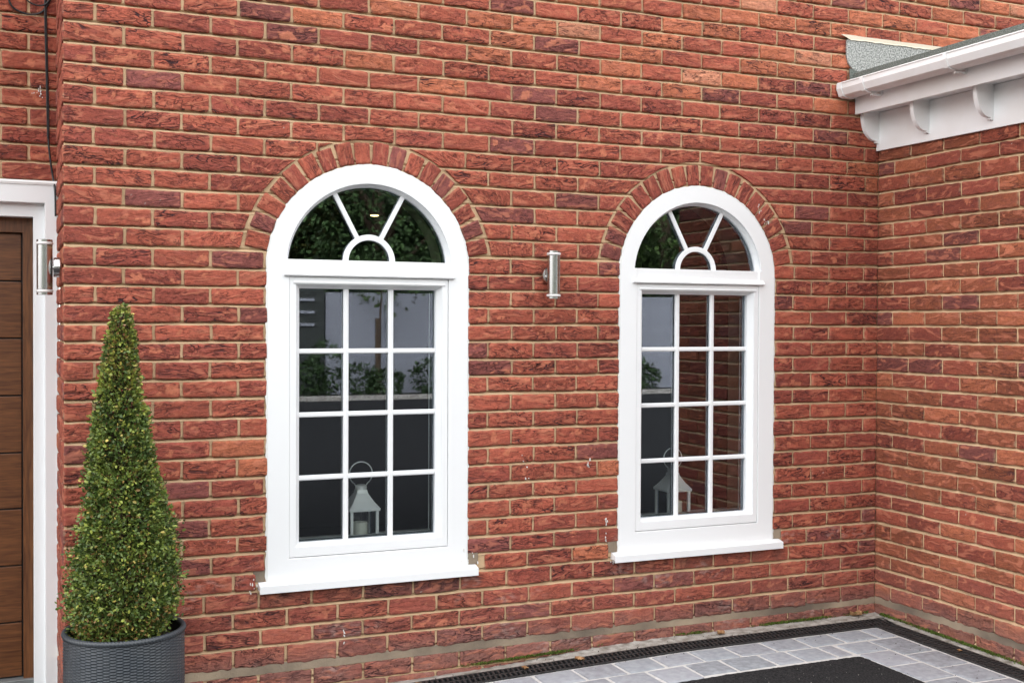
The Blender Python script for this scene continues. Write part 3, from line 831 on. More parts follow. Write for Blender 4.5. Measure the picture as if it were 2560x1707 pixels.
# lit downlight inside, seen through the first fanlight
lm = bpy.data.materials.new('lamp_glow'); lm.use_nodes = True
b = lm.node_tree.nodes['Principled BSDF']; b.inputs['Emission Color'].default_value = (1, .72, .32, 1); b.inputs['Emission Strength'].default_value = 1.1
t = thing('ceiling_light', 'small lit warm ceiling light inside the room behind the fanlight nearer the bush', 'ceiling light', (1.92, 2.2, 2.24))
m = MB(); m.lathe([(.022, 2.205), (.026, 2.207), (.026, 2.210)], (1.92, 2.2, 0), 2, 24); childof(t, m.build('bulb', lm))
m = MB(); m.lathe([(.055, 2.212), (.050, 2.225), (.012, 2.27), (.01, 2.60)], (1.92, 2.2, 0), 2, 24); childof(t, m.build('shade', M['dark']))

# ------------------------------------------------------------------ wall lights
def wall_light(label, cx, cz, side):
    """side 0: on the long wall facing -y; side 1: on the return face, facing -x; cx is the coordinate along the wall"""
    loc = (cx, -.067, cz) if side == 0 else (-.067, cx, cz)
    pl = (cx, 0, cz) if side == 0 else (0, cx, cz)
    t = thing('wall_light', label, 'wall light', pl, 'steel up and down wall lights')
    P = lambda o: childof(t, o); ax = 1 if side == 0 else 0
    m = MB(); m.lathe([(.038, -.010), (.040, -.011), (.040, -.030), (.0385, -.034), (.005, -.036)], pl, ax, 40); P(m.build('backplate', M['steel'], smooth=True))
    m = MB()
    if side == 0: m.tube([(cx, -.030, cz), (cx, -.040, cz)], .006, 12)
    else: m.tube([(-.030, cx, cz), (-.040, cx, cz)], .006, 12)
    P(m.build('arm', M['steel'], smooth=True))
    for s in (-1, 1):
        m = MB()
        if side == 0: m.lathe([(.0035, -.037), (.0045, -.035), (.0045, -.033)], (cx+s*.024, 0, cz+.006*s), 1, 12)
        else: m.lathe([(.0035, -.037), (.0045, -.035), (.0045, -.033)], (0, cx+s*.024, cz), 0, 12)
        P(m.build('screw', M['steel2'], smooth=True))
    c = (loc[0], loc[1], 0); r = .030; H = .108
    m = MB(); m.lathe([(r-.002, cz-H+.018), (r, cz-H+.020), (r, cz+H-.020), (r-.002, cz+H-.018)], c, 2, 48); P(m.build('tube', M['steel'], smooth=True))
    for s in (-1, 1):
        a, b_ = sorted((cz+s*(H-.018), cz+s*(H-.008)))
        m = MB(); m.lathe([(r+.001, a), (r+.0025, a+.002), (r+.0025, b_-.002), (r+.001, b_)], c, 2, 48); P(m.build('diffuser_ring', M['acrylic'], smooth=True))
        a, b_ = sorted((cz+s*(H-.008), cz+s*H+s*.002))
        m = MB(); m.lathe([(r-.001, a), (r, a+.001), (r, b_-.001), (r-.002, b_)], c, 2, 48); P(m.build('end_cap', M['steel'], smooth=True))
    return t
wall_light('steel tube wall light on the brick between the two arched windows', 2.0945, 1.754, 0)
wall_light('steel tube wall light on the wall corner beside the brown door', .115, 1.746, 1)

# ------------------------------------------------------------------ door in the recess
d = thing('garage_door', 'brown wood effect boarded door in a white frame, cut by the edge of the photo', 'door', (-.6, .66, -.06))
P = lambda o: childof(d, o)
XL = -2.0
m = MB()
m.ring([(XL, -.09), (XL, 2.136), (-.004, 2.136), (-.004, -.09)], [(XL+.06, -.09), (XL+.06, 2.047), (-.054, 2.047), (-.054, -.09)], .600, .70, closed=False)
P(m.build('outer_frame', M['upvc'], bevel=.003))
m = MB()
m.ring([(XL+.05, -.09), (XL+.05, 2.06), (-.048, 2.06), (-.048, -.09)], [(XL+.12, -.09), (XL+.12, 1.988), (-.100, 1.988), (-.100, -.09)], .640, .72, closed=False)
P(m.build('inner_frame', M['upvc'], bevel=.003))
m = MB(); m.ring([(XL+.1, -.09), (XL+.1, 2.02), (-.092, 2.02), (-.092, -.09)], [(XL+.2, -.09), (XL+.2, 1.922), (-.142, 1.922), (-.142, -.09)], .70, .76, closed=False)
P(m.build('door_stile', M['wood2'], bevel=.002))
gz = [1.922, 1.708, 1.455, 1.201, .947, .698, .445, .192, -.052]
for a, b_ in zip(gz, gz[1:]):
    m = MB(); m.box(XL+.2, -.148, .722, .75, b_+.0035, a-.0035); P(m.build('board', M['wood'], bevel=.003))
m = MB(); m.box(XL+.2, -.138, .735, .755, -.06, 1.93); P(m.build('backing', M['dark']))
m = MB(); m.poly([(.70, 2.128), (.596, 2.126), (.594, 2.136), (.598, 2.144), (.70, 2.147)], 0, XL, -.003); P(m.build('head_trim', M['upvc_old']))
m = MB(); m.box(XL+.1, -.1, .68, .80, -.09, -.056); P(m.build('threshold', mat('dull_aluminium', (.25, .26, .26), .5, metal=.5), bevel=.003))
# ragged mortar line beside the frame
m = MB()
zz = np.arange(-.08, 2.13, .012); nn = vnoise(np.stack([zz*28, 0*zz, 0*zz], 1), 61)
m.ring([(.004, z) for z in zz], [(-.0060-.004*max(0, n), z) for z, n in zip(zz, nn)], .597, .62, closed=False); P(m.build('sealant', M['caulk'], smooth=True))

# cable hanging over the recess
cb = thing('black_cable', 'thin black cable looped over the recessed brickwork and running down beside the door frame', 'cable', (-.04, .61, 2.5))
def smooth_path(pts, n=8):
    out = []
    P_ = [Vector(p) for p in pts]
    for i in range(len(P_)-1):
        p0, p1, p2, p3 = P_[max(i-1, 0)], P_[i], P_[i+1], P_[min(i+2, len(P_)-1)]
        for k in range(n):
            t_ = k/n
            out.append(.5*((2*p1)+(-p0+p2)*t_+(2*p0-5*p1+4*p2-p3)*t_*t_+(-p0+3*p1-3*p2+p3)*t_**3))
    out.append(P_[-1]); return out
yc = .614
m = MB()
m.tube(smooth_path([(-.046, yc, 3.4), (-.047, yc, 2.95), (-.044, yc, 2.75), (-.040, yc, 2.55), (-.037, yc, 2.40), (-.037, yc, 2.31), (-.029, yc, 2.23), (-.019, yc, 2.16), (-.012, .585, 2.10), (-.010, .583, 1.99)]), .0042, 8)
m.tube(smooth_path([(-.051, yc-.004, 3.4), (-.0515, yc-.004, 2.9), (-.046, yc-.004, 2.6), (-.041, yc-.003, 2.33)]), .003, 8)
childof(cb, m.build('strand', M['cable'], smooth=True))
m = MB()
m.tube(smooth_path([(-.205, yc, 3.02), (-.203, yc, 2.95), (-.185, yc, 2.895), (-.15, yc, 2.872), (-.11, yc, 2.865), (-.07, yc, 2.876), (-.042, yc, 2.91), (-.022, yc, 2.965), (-.02, yc, 3.05), (-.05, yc, 3.14), (-.12, yc, 3.17), (-.18, yc, 3.12), (-.205, yc, 3.02)]), .0042, 8)
m.tube(smooth_path([(-.15, yc-.006, 2.96), (-.125, yc-.006, 2.925), (-.095, yc-.008, 2.908), (-.06, yc-.008, 2.908), (-.035, yc-.006, 2.935), (-.025, yc-.006, 3.0)]), .0034, 8)
childof(cb, m.build('loop', M['cable'], smooth=True))

# ------------------------------------------------------------------ porch eaves
pe = thing('porch_eaves', 'white plastic eaves boards with curved brackets at the top of the porch wall', 'eaves', (W-.1, -1, 2.55))
P = lambda o: childof(pe, o); YE = -2.45
m = MB(); m.box(W-.022, W-.008, YE+.2, -.0045, 2.448, 2.648); P(m.build('frieze_board', M['upvc_old'], bevel=.001))
m = MB(); m.box(W-.166, W-.150, YE, -.006, 2.630, 2.792); P(m.build('fascia_board', M['upvc_old'], bevel=.0015))
m = MB(); m.box(W-.1495, W+.3, YE+.002, -.007, 2.650, 2.660); P(m.build('soffit_board', M['upvc_old']))
for yy in (-.003, -.366, -.776, -1.17, -1.57, -1.97):
    pts = [(W-.0225, 2.650), (W-.128, 2.650)]
    x0, z0 = W-.128, 2.650
    for k in range(15):
        a = (pi/2)*k/14
        pts.append((W-.040-.088*max(0, math.cos(a))**.9, 2.625-.128*math.sin(a)))
    pts += [(W-.040, 2.488), (W-.0225, 2.484)]
    m = MB(); m.poly([(p[0], p[1]) for p in pts], 1, yy, yy-.024)
    P(m.build('bracket', M['upvc_old'], bevel=.0008))
gu = thing('rain_gutter', 'white plastic rain gutter fixed along the porch eaves', 'gutter', (W-.22, -1, 2.74))
P = lambda o: childof(gu, o)
def gprof(gr, x1=W-.168, x0=3.742, zt=2.776, zl=2.708):
    # square-ish half round, outside outline then inside
    cxm = (x0+x1)/2; hw = (x1-x0)/2
    o = [(x0-gr*0, zt), (x0-.001-gr*0, zt-.028), (x0+.014, zl+.008), (x0+.034, zl), (x1-.034, zl), (x1-.012, zl+.010), (x1, zt-.026), (x1, zt)]
    return [(cxm+(p[0]-cxm)*(1+gr/hw), zl+(p[1]-zl)*(1)-(gr if p[1] < zt-.03 else 0)) for p in o]
def gutter_piece(name, gr, y0, y1, th=.003, mt='upvc_old'):
    o = gprof(gr); i = gprof(gr-th); i = [(p[0], p[1]) for p in i]
    poly = o+i[::-1]
    m = MB(); m.poly(poly, 1, y0, y1); return P(m.build(name, M[mt], smooth=False))
gutter_piece('trough', 0, -.018, YE, .003)
m = MB(); m.poly(gprof(.002), 1, -.012, -.017); m.poly(gprof(.004)+gprof(.0005)[::-1], 1, -.012, -.048); P(m.build('end_cap', M['upvc_old']))
for yy in (-.19, -.755, -1.33, -1.9):
    gutter_piece('gutter_bracket', .0055, yy, yy-.022, .005)
    m = MB(); m.box(W-.172, W-.1665, yy+.006, yy-.028, 2.695, 2.765); m.box(3.80, W-.168, yy-.003, yy-.019, 2.690, 2.7015); P(m.build('bracket_arm', M['upvc_old'], bevel=.001))
m = MB(); m.tube([(3.742, YE, 2.777), (3.742, -.016, 2.777)], .0045, 8); P(m.build('rolled_edge', M['upvc_old'], smooth=True))
# flat roof with mineral felt
pr = thing('porch_roof', 'green grey felt covered porch roof with a thick dark edge behind the gutter', 'roof', (5, -1, 2.83))
P = lambda o: childof(pr, o)
m = MB(); m.poly([(3.838, 2.792), (3.836, 2.840), (4.6, 2.872), (6.3, 2.95), (6.3, 2.80), (3.9, 2.792)], 1, YE+.01, -.012); P(m.build('felt_covering', M['felt_dark'], bevel=.004))
# upstand on the house wall
pts = [(3.800, 3.012), (3.800, 2.925), (3.812, 2.890), (3.835, 2.866), (3.865, 2.850), (3.905, 2.846), (6.2, 2.952), (6.2, 3.035)]
m = MB(); m.poly(pts, 1, -.007, -.017)
fo = m.build('felt_upstand', M['felt']); P(fo)
m = MB(); m.poly([(3.812, 2.862), (3.815, 2.79), (3.90, 2.79), (3.90, 2.845)], 1, -.0195, -.025); P(m.build('felt_corner', M['felt_dark']))
xs = np.arange(3.765, 6.2, .012); nn = vnoise(np.stack([xs*30, 0*xs, 0*xs], 1), 77); n2 = vnoise(np.stack([xs*9, 0*xs+4, 0*xs], 1), 78)
m = MB(); m.ring([(x, 3.036+.004*min(1, (x-3.765)*12)*0+.0025*b_) for x, b_ in zip(xs, n2)], [(x, 3.034-(.022+.004*a_+.003*b_)*min(1, (x-3.755)*14)) for x, a_, b_ in zip(xs, nn, n2)], -.010, -.0185, closed=False, yi0=-.0215)
P(m.build('mortar_fillet', mat('pale_mortar', (.66, .58, .46), .95, bump=(120, .7, .003)), smooth=True))

# ------------------------------------------------------------------ planter and clipped bush
PX, PY, PZ = .200, -.300, .378
ZG0 = -.065
pt = thing('planter', 'round dark grey woven planter standing at the corner of the brick wall', 'planter', (PX, PY, ZG0))
P = lambda o: childof(pt, o)
RW = .219
nt_, rows = 348, int((PZ-ZG0)/.00135)
th = np.linspace(0, 2*pi, nt_, endpoint=False); zz = np.linspace(ZG0, PZ-.006, rows)
T, Z = np.meshgrid(th, zz)
rowf = (Z-ZG0)/.0054; ri_ = np.floor(rowf); ph = rowf-ri_
ww = np.cos(T*29+pi*ri_)
rr = RW-.0035+.0036*np.sqrt(np.maximum(0, 1-(2*ph-1)**2))*(.25+.75*ww)+.0008*vnoise(np.stack([T.ravel()*9, Z.ravel()*60, 0*T.ravel()], 1), 91).reshape(T.shape)
V = np.stack([PX+rr*np.cos(T), PY+rr*np.sin(T), Z], -1).reshape(-1, 3)
idx = np.arange(rows*nt_).reshape(rows, nt_); nx_ = np.roll(idx, -1, 1)
F = np.stack([idx[:-1], nx_[:-1], nx_[1:], idx[1:]], -1).reshape(-1, 4)
P(npmesh('woven_wall', V, F, M['weave'], smooth=True))
# braided rim
nt2, np_ = 420, 16
T, Q = np.meshgrid(np.linspace(0, 2*pi, nt2, endpoint=False), np.linspace(0, 2*pi, np_, endpoint=False), indexing='ij')
br = .0105+.0016*np.cos(T*105+Q*3)
rr = RW-.0065+br*np.cos(Q)*.95; zz = PZ-.006+br*np.sin(Q)*1.0
V = np.stack([PX+rr*np.cos(T), PY+rr*np.sin(T), zz], -1).reshape(-1, 3)
idx = np.arange(nt2*np_).reshape(nt2, np_)
F = np.stack([idx, np.roll(idx, -1, 0), np.roll(np.roll(idx, -1, 0), -1, 1), np.roll(idx, -1, 1)], -1).reshape(-1, 4)
P(npmesh('rim', V, F, M['weave'], smooth=True))
m = MB(); m.lathe([(.19, ZG0+.002), (.200, ZG0+.01), (.203, PZ-.004)], (PX, PY, 0), 2, 48); o = m.build('liner', M['dark'], smooth=True)
bm = bmesh.new(); bm.from_mesh(o.data)
for f in list(bm.faces):
    if f.normal.z > .9: bm.faces.remove(f)
bm.to_mesh(o.data); bm.free(); P(o)
# soil
g = np.linspace(-1, 1, 60); X, Y = np.meshgrid(g, g); Rr = np.hypot(X, Y); X = X*np.where(Rr > 1, 1/np.maximum(Rr, 1e-6), 1); Y = Y*np.where(Rr > 1, 1/np.maximum(Rr, 1e-6), 1)
X = X.ravel()*.204; Y = Y.ravel()*.204
Zs = PZ-.045+.012*vnoise(np.stack([X*22, Y*22, 0*X], 1), 5)+.006*vnoise(np.stack([X*70, Y*70, 0*X], 1), 6)
idx = np.arange(3600).reshape(60, 60); F = np.stack([idx[:-1, :-1], idx[:-1, 1:], idx[1:, 1:], idx[1:, :-1]], -1).reshape(-1, 4)
P(npmesh('soil', np.stack([PX+X, PY+Y, Zs], 1), F, M['soil'], smooth=True))

def leaf_cloud(name, pos, nrm, size, col, material, parent, jitter=.9, fold=.25, aspect=1.6):
    """each leaf: a pointed oval folded along its midrib, 6 verts / 4 tris as 2 quads"""
    n = len(pos)
    a = nrm+rng.normal(0, jitter, (n, 3)); a /= np.linalg.norm(a, axis=1)[:, None]          # leaf direction
    t_ = rng.normal(0, 1, (n, 3)); b_ = np.cross(a, t_); b_ /= np.linalg.norm(b_, axis=1)[:, None]
    c_ = np.cross(a, b_)
    s_ = size[:, None]; hw_ = s_/aspect/2
    base = pos; tip = pos+a*s_
    m1 = pos+a*s_*.5
    l = pos+a*s_*.30+b_*hw_*.9+c_*hw_*fold*1.0; l2 = pos+a*s_*.72+b_*hw_*.85+c_*hw_*fold
    r = pos+a*s_*.30-b_*hw_*.9+c_*hw_*fold*1.0; r2 = pos+a*s_*.72-b_*hw_*.85+c_*hw_*fold
    V = np.stack([base, l, l2, tip, r2, r], 1).reshape(-1, 3)
    k = np.arange(n)[:, None]*6
    F = np.concatenate([k+np.array([[0, 1, 2, 3]]), k+np.array([[0, 3, 4, 5]])], 0)
    return npmesh(name, V, F, material, parent, col=np.repeat(col, 6, 0), smooth=False)

# clipped box cone
tr = thing('boxwood_topiary', 'tall narrow clipped box bush growing from the dark woven planter', 'bush', (.195, -.30, .33))
pz = np.array([.345, .40, .484, .65, .82, .985, 1.08, 1.19, 1.298, 1.406, 1.491, 1.566, 1.590])
prd = np.array([.145, .172, .200, .186, .156, .124, .106, .091, .074, .058, .044, .031, .012])
pcx = np.array([.168, .176, .190, .200, .199, .184, .176, .172, .173, .177, .181, .183, .183])+.008
def crown_pts(n, depth_lo, depth_hi, seed):
    r_ = np.random.default_rng(seed)
    z = r_.uniform(.345, 1.590, n*4); R_ = np.interp(z, pz, prd)
    keep = r_.uniform(0, .21, n*4) < R_; z = z[keep][:n]; R_ = R_[keep][:n]
    th = r_.uniform(0, 2*pi, len(z))
    ux, uy = np.cos(th), np.sin(th)
    bump = 1+.19*vnoise(np.stack([ux*R_*16, uy*R_*16, z*16], 1), 33)+.07*vnoise(np.stack([ux*R_*45, uy*R_*45, z*45], 1), 34)
    dd = r_.uniform(depth_lo, depth_hi, len(z))
    rr_ = R_*bump*dd
    c_ = np.interp(z, pz, pcx)
    return np.stack([c_+ux*rr_, -.300+uy*rr_, z], 1), np.stack([ux, uy, np.full(len(z), .35)], 1), dd
pos, nr, dd = crown_pts(32000, .62, .985, 3)
pos2, nr2, dd2 = crown_pts(2600, .96, 1.12, 4)
pos = np.concatenate([pos, pos2]); nr = np.concatenate([nr, nr2])
n = len(pos)
cl = vnoise(pos*np.array([[14, 14, 14]]), 71); cl2 = vnoise(pos*40, 72); rnd = rng.uniform(0, 1, n)
green = np.array([.150, .205, .038]); lime = np.array([.36, .40, .075]); deep = np.array([.062, .105, .024]); brn = np.array([.26, .15, .05]); yel = np.array([.46, .36, .09])
col = np.tile(green, (n, 1))
k = np.clip(.35+.9*cl+.5*cl2+.3*(rnd-.5), 0, 1)[:, None]; col = deep*(1-k)+col*k*1.0+(1-k)*0
kl = sstep(.15, .7, cl2+.5*rng.normal(0, .5, n)+.25*(pos[:, 2] > 1.2))[:, None]; col = col*(1-.8*kl)+lime*.8*kl
s = rng.uniform(0, 1, n); col[s < .022] = brn; col[(s > .022) & (s < .05)] = yel
hb = (pos[:, 2] > 1.28) & (rng.uniform(0, 1, n) < .22); col[hb] = col[hb]*.5+brn*.6
lb = (pos[:, 2] < .46) & (rng.uniform(0, 1, n) < .16); col[lb] = brn*.9
size = rng.uniform(.010, .0185, n)
childof(tr, leaf_cloud('crown', pos, nr, size, col*rng.uniform(.75, 1.3, (n, 1)), M['leaf'], None, jitter=.75))
# stem and the twiggy inside of the bush
m = MB()
m.tube([(.195, -.30, .325), (.198, -.30, .5), (.19, -.30, .9), (.18, -.30, 1.3), (.19, -.30, 1.56)], [.016, .014, .011, .007, .002], 8)
childof(tr, m.build('stem', M['twig'], smooth=True))
m = MB()
for i in range(900):
    z = random.uniform(.34, 1.5); R_ = float(np.interp(z, pz, prd)); th_ = random.uniform(0, 2*pi); c_ = float(np.interp(z, pz, pcx))
    z1 = min(1.58, z+random.uniform(.01, .07))
    m.tube([(c_, -.3, z), (c_+math.cos(th_)*R_*.5, -.3+math.sin(th_)*R_*.5, z+.3*(z1-z)), (c_+math.cos(th_)*R_*.93, -.3+math.sin(th_)*R_*.93, z1)], [.003, .002, .001], 4, cap=False)
childof(tr, m.build('twigs', M['twig']))

# ------------------------------------------------------------------ ground
def zg(x, y):
    x = np.asarray(x, float); y = np.asarray(y, float)
    return -.025*np.maximum(0, 2.7-x)*np.where(x > -6, 1, 0)-.0*x+np.where(x <= -6, -.2175, 0)+.012*np.clip(y, -14, 0)
def ground_sheet(name, xs_, ys_, mt, dz=0, kind='structure', amp=0):
    X, Y = np.meshgrid(xs_, ys_); a_, b_ = X.shape
    Z = zg(X, Y)+dz
    if amp: Z = Z+amp*vnoise(np.stack([X.ravel()*9, Y.ravel()*9, 0*X.ravel()], 1), 8).reshape(X.shape)
    idx = np.arange(a_*b_).reshape(a_, b_); F = np.stack([idx[:-1, :-1], idx[:-1, 1:], idx[1:, 1:], idx[1:, :-1]], -1).reshape(-1, 4)
    o = npmesh(name, np.stack([X.ravel(), Y.ravel(), Z.ravel()], 1), F, mt, smooth=True); tag(o, kind=kind); return o
gx = np.concatenate([[-40, -20, -12], np.linspace(-6, 7, 53), [10, 16, 25, 45]]); gy = np.concatenate([[-40, -30, -24, -20, -16], np.linspace(-14, 1.2, 58)])
ground_sheet('ground', gx, gy, M['asphalt'], dz=-.030)
# tarmac of the drive, ragged edge against the setts
ax0, ay1 = -6.0, -.602
ex = 3.425
nx_, ny_ = 260, 200
# outline with small irregularities
m = MB(); edge = []
for x in np.arange(-6, ex-.02, .012): edge.append((x, ay1+.005*float(vnoise(np.array([[x*40, 0, 0]]), 1)[0])+.002*random.uniform(-1, 1)))
edge += [(ex-.012, ay1-.003), (ex-.003, ay1-.012)]
for y in np.arange(ay1-.02, -2.3, -.012): edge.append((ex+.005*float(vnoise(np.array([[0, y*40, 0]]), 2)[0])+.002*random.uniform(-1, 1), y))
top = [m.bm.verts.new((x, y, float(zg(x, y))+.003)) for x, y in edge]; low = [m.bm.verts.new((x, y, float(zg(x, y))-.02)) for x, y in edge]
for a_, b_, c_, d_ in zip(top, top[1:], low[1:], low): m.bm.faces.new((a_, b_, c_, d_))
def gv(x, y): return m.bm.verts.new((x, y, float(zg(x, y))+.003))
i27 = min(range(len(edge)), key=lambda i: abs(edge[i][0]-2.7)+abs(edge[i][1]-ay1))
mid = gv(2.7, -13.9)
m.bm.faces.new([gv(-6, -13.9), mid]+top[:i27+1][::-1]); m.bm.faces.new([mid, gv(12, -13.9), gv(12, -2.33), gv(3.43, -2.33)]+top[i27:][::-1])
dr = m.build('driveway', M['asphalt']); tag(dr, kind='structure')
# bedding and grout under the setts
gr_ = ground_sheet('paving_bed', np.linspace(-5.9, 3.90, 160), np.linspace(-2.32, -.215, 50), M['grout'], dz=-.006, amp=.0008)
# granite setts
V = []; Fq = []; Cc = []
def sett(x0, x1, y0, y1):
    """worn top: 9x9 grid, rounded shoulders, uneven outline"""
    n_ = 9; f = np.array([0, .0, .04, .15, .5, .85, .96, 1, 1.0])
    jx = np.random.default_rng(int(abs(x0*1000+y0*7777))).uniform(-.004, .004, 8)
    X, Y = np.meshgrid(x0+f*(x1-x0), y0+f*(y1-y0))
    sx = (X-x0)/(x1-x0); sy = (Y-y0)/(y1-y0)
    X = X+jx[0]*(1-sx)*(1-sy)+jx[1]*sx*(1-sy)+jx[2]*(1-sx)*sy+jx[3]*sx*sy; Y = Y+jx[4]*(1-sx)*(1-sy)+jx[5]*sx*(1-sy)+jx[6]*(1-sx)*sy+jx[7]*sx*sy
    ed = np.minimum(np.minimum(X-X.min(), X.max()-X), np.minimum(Y-Y.min(), Y.max()-Y))
    Z = zg(X, Y)+.0015-.005*np.exp(-ed/.006)+.0012*vnoise(np.stack([X.ravel()*40, Y.ravel()*40, 0*X.ravel()], 1), 3).reshape(X.shape)
    K = np.zeros_like(X, bool); K[0] = K[-1] = True; K[:, 0] = K[:, -1] = True; Z = np.where(K, Z-.02, Z)
    b0 = len(V)*81; idx = np.arange(81).reshape(9, 9)+b0
    Fq.append(np.stack([idx[:-1, :-1], idx[:-1, 1:], idx[1:, 1:], idx[1:, :-1]], -1).reshape(-1, 4))
    V.append(np.stack([X.ravel(), Y.ravel(), Z.ravel()], 1))
    c_ = np.array([.235, .247, .268])*random.uniform(.82, 1.18)+np.array([random.uniform(0, .015), 0, 0]); Cc.append(np.tile(c_, (81, 1)))
g_ = .0095
x = 3.730
sett(3.730+g_, 3.838-g_*.3, -.392+g_, -.235)
while x > -5:
    x2 = x-random.uniform(.195, .207); sett(x2+g_, x-g_, -.392+g_, -.235); x = x2
xs_b = [3.43, 3.335, 3.150, 3.000, 2.785, 2.597]
for p_, q_ in zip(xs_b, xs_b[1:]): sett(q_+g_, p_-g_, -.568+g_, -.400-g_*.3)
x = xs_b[-1]
while x > -5:
    x2 = x-random.uniform(.185, .21); sett(x2+g_, x-g_, -.590+g_, -.400-g_*.3); x = x2
y = -.400
for y2 in [-.645, -.860, -1.085]: sett(3.640+g_, 3.830, y2+g_, y-g_); y = y2
while y > -2.1: y2 = y-.22; sett(3.640+g_, 3.830, y2+g_, y-g_); y = y2
y = -.400
for y2 in [-.560, -.765, -.985]: sett(3.440+g_, 3.640-g_, y2+g_, y-g_); y = y2
while y > -2.1: y2 = y-.215; sett(3.440+g_, 3.640-g_, y2+g_, y-g_); y = y2
pv = npmesh('paving', np.concatenate(V), np.concatenate(Fq), M['sett'], col=np.concatenate(Cc), smooth=True); tag(pv, kind='structure')

# concrete haunching between wall and drain
def strip(name, along, a0, a1, inner, outer, h_in, h_out, mt, n_=400):
    s_ = np.linspace(a0, a1, n_); c_ = np.linspace(0, 1, 9); S, Cc_ = np.meshgrid(s_, c_, indexing='ij')
    acr = inner+(outer-inner)*Cc_
    X, Y = (S, acr) if along == 'x' else (acr, S)
    Z = zg(X, Y)-(.024*sstep(2.5, 1.7, X)*(1-Cc_) if along == 'x' else 0)+h_in+(h_out-h_in)*Cc_**.7+.004*vnoise(np.stack([X.ravel()*22, Y.ravel()*22, 0*X.ravel()], 1), 44).reshape(X.shape)*(1-Cc_*.9)+.002*vnoise(np.stack([X.ravel()*80, Y.ravel()*80, 0*X.ravel()], 1), 45).reshape(X.shape)*(1-Cc_*.9)
    idx = np.arange(S.size).reshape(S.shape); F = np.stack([idx[:-1, :-1], idx[:-1, 1:], idx[1:, 1:], idx[1:, :-1]], -1).reshape(-1, 4)
    o = npmesh(name, np.stack([X.ravel(), Y.ravel(), Z.ravel()], 1), F, mt, smooth=True); tag(o, kind='structure'); return o
strip('concrete_kerb', 'x', -.2, 4.04,   .012, -.094, .006, .001, M['haunch'])
strip('concrete_kerb', 'y', -2.3, -.10, 4.045, 3.974, .004, .0005, M['haunch'], 240)

def drain(label, along, a0, a1, c0, c1):
    """black plastic channel grating: two rows of close ribs between three rails"""
    mid = ((a0+a1)/2, (c0+c1)/2, 0) if along == 'x' else ((c0+c1)/2, (a0+a1)/2, 0)
    t = thing('drain_channel', label, 'drain', mid, 'black drain channels along the walls')
    P = lambda o: childof(t, o)
    def Pt(a, c, z): return (a, c, z+float(zg(a, c))) if along == 'x' else (c, a, z+float(zg(c, a)))
    def slab(m, a_0, a_1, c_0, c_1, z0, z1, k=0):
        v = [m.bm.verts.new(Pt(a, c, z)) for z in (z0, z1) for a, c in ((a_0, c_0), (a_1, c_0+k), (a_1, c_1+k), (a_0, c_1))]
        for f in ((0,1,2,3),(7,6,5,4),(0,4,5,1),(1,5,6,2),(2,6,7,3),(3,7,4,0)): m.bm.faces.new([v[i] for i in f])
    w = c1-c0; N = int(abs(a1-a0)/.024); m = MB()
    for e in np.linspace(0, 1, 14)[:-1]:
        s0 = a0+(a1-a0)*e; s1 = a0+(a1-a0)*(e+1/13)
        for c_0, c_1 in ((c0, c0+.012), (c0+w/2-.006, c0+w/2+.006), (c1-.012, c1)): slab(m, s0, s1, c_0, c_1, -.014, .0015)
    P(m.build('frame_rail', M['grate']))
    m = MB(); sg = 1 if a1 > a0 else -1
    for i in range(N):
        s0 = a0+sg*(i+.5)*.024
        for c_0, c_1, sh in ((c0+.012, c0+w/2-.006, 0), (c0+w/2+.006, c1-.012, .012*sg)):
            s_ = s0+sh
            # slanted rib
            v = [m.bm.verts.new(Pt(s_+da, c, z)) for z, dz_ in ((-.012, 0), (.0045, 0)) for da, c in ((0, c_0), (.0095*sg, c_0), (.0095*sg+.006*sg, c_1), (.006*sg, c_1))]
            for f in ((0,1,2,3),(7,6,5,4),(0,4,5,1),(1,5,6,2),(2,6,7,3),(3,7,4,0)): m.bm.faces.new([v[j] for j in f])
    P(m.build('grating_ribs', M['grate']))
    m = MB(); slab(m, a0, a1, c0+.002, c1-.002, -.0285, -.026); P(m.build('channel_bottom', M['dark']))
drain('black drain grating along the foot of the wall with the arched windows', 'x', -.2, 3.978, -.218, -.094)
drain('black drain grating along the foot of the porch side wall', 'y', -.2215, -2.3, 3.852, 3.974)

# moss along the wall foot
pos = []
def mossline(a0, a1, fn, n_, dens):
    for _ in range(n_):
        a = random.uniform(a0, a1)
        if dens(a) < random.random(): continue
        pos.append(fn(a))
den = lambda a: float(sstep(-.1, .5, vnoise(np.array([[a*4.5, 3.3, 0]]), 88)[0]))
mossline(1.0, 3.98, lambda a: (a, -.006-abs(random.gauss(0, .006)), float(zg(a, 0))+.004+random.uniform(0, .011)), 9000, den)
mossline(.06, 1.9, lambda a: (W-.006-abs(random.gauss(0, .008)), -a, float(zg(W, -a))+.002+random.uniform(0, .011)), 7000, lambda a: .35+.65*den(a+7))
pos = np.array(pos); n = len(pos)
mc = np.array([.085, .125, .018])*rng.uniform(.5, 1.5, (n, 1))
mo = leaf_cloud('moss', pos, np.tile([0, -.3, 1.0], (n, 1)), rng.uniform(.004, .009, n), mc, M['treeleaf'], None, jitter=.6); tag(mo, kind='stuff', label='green moss in the joint at the foot of the walls')

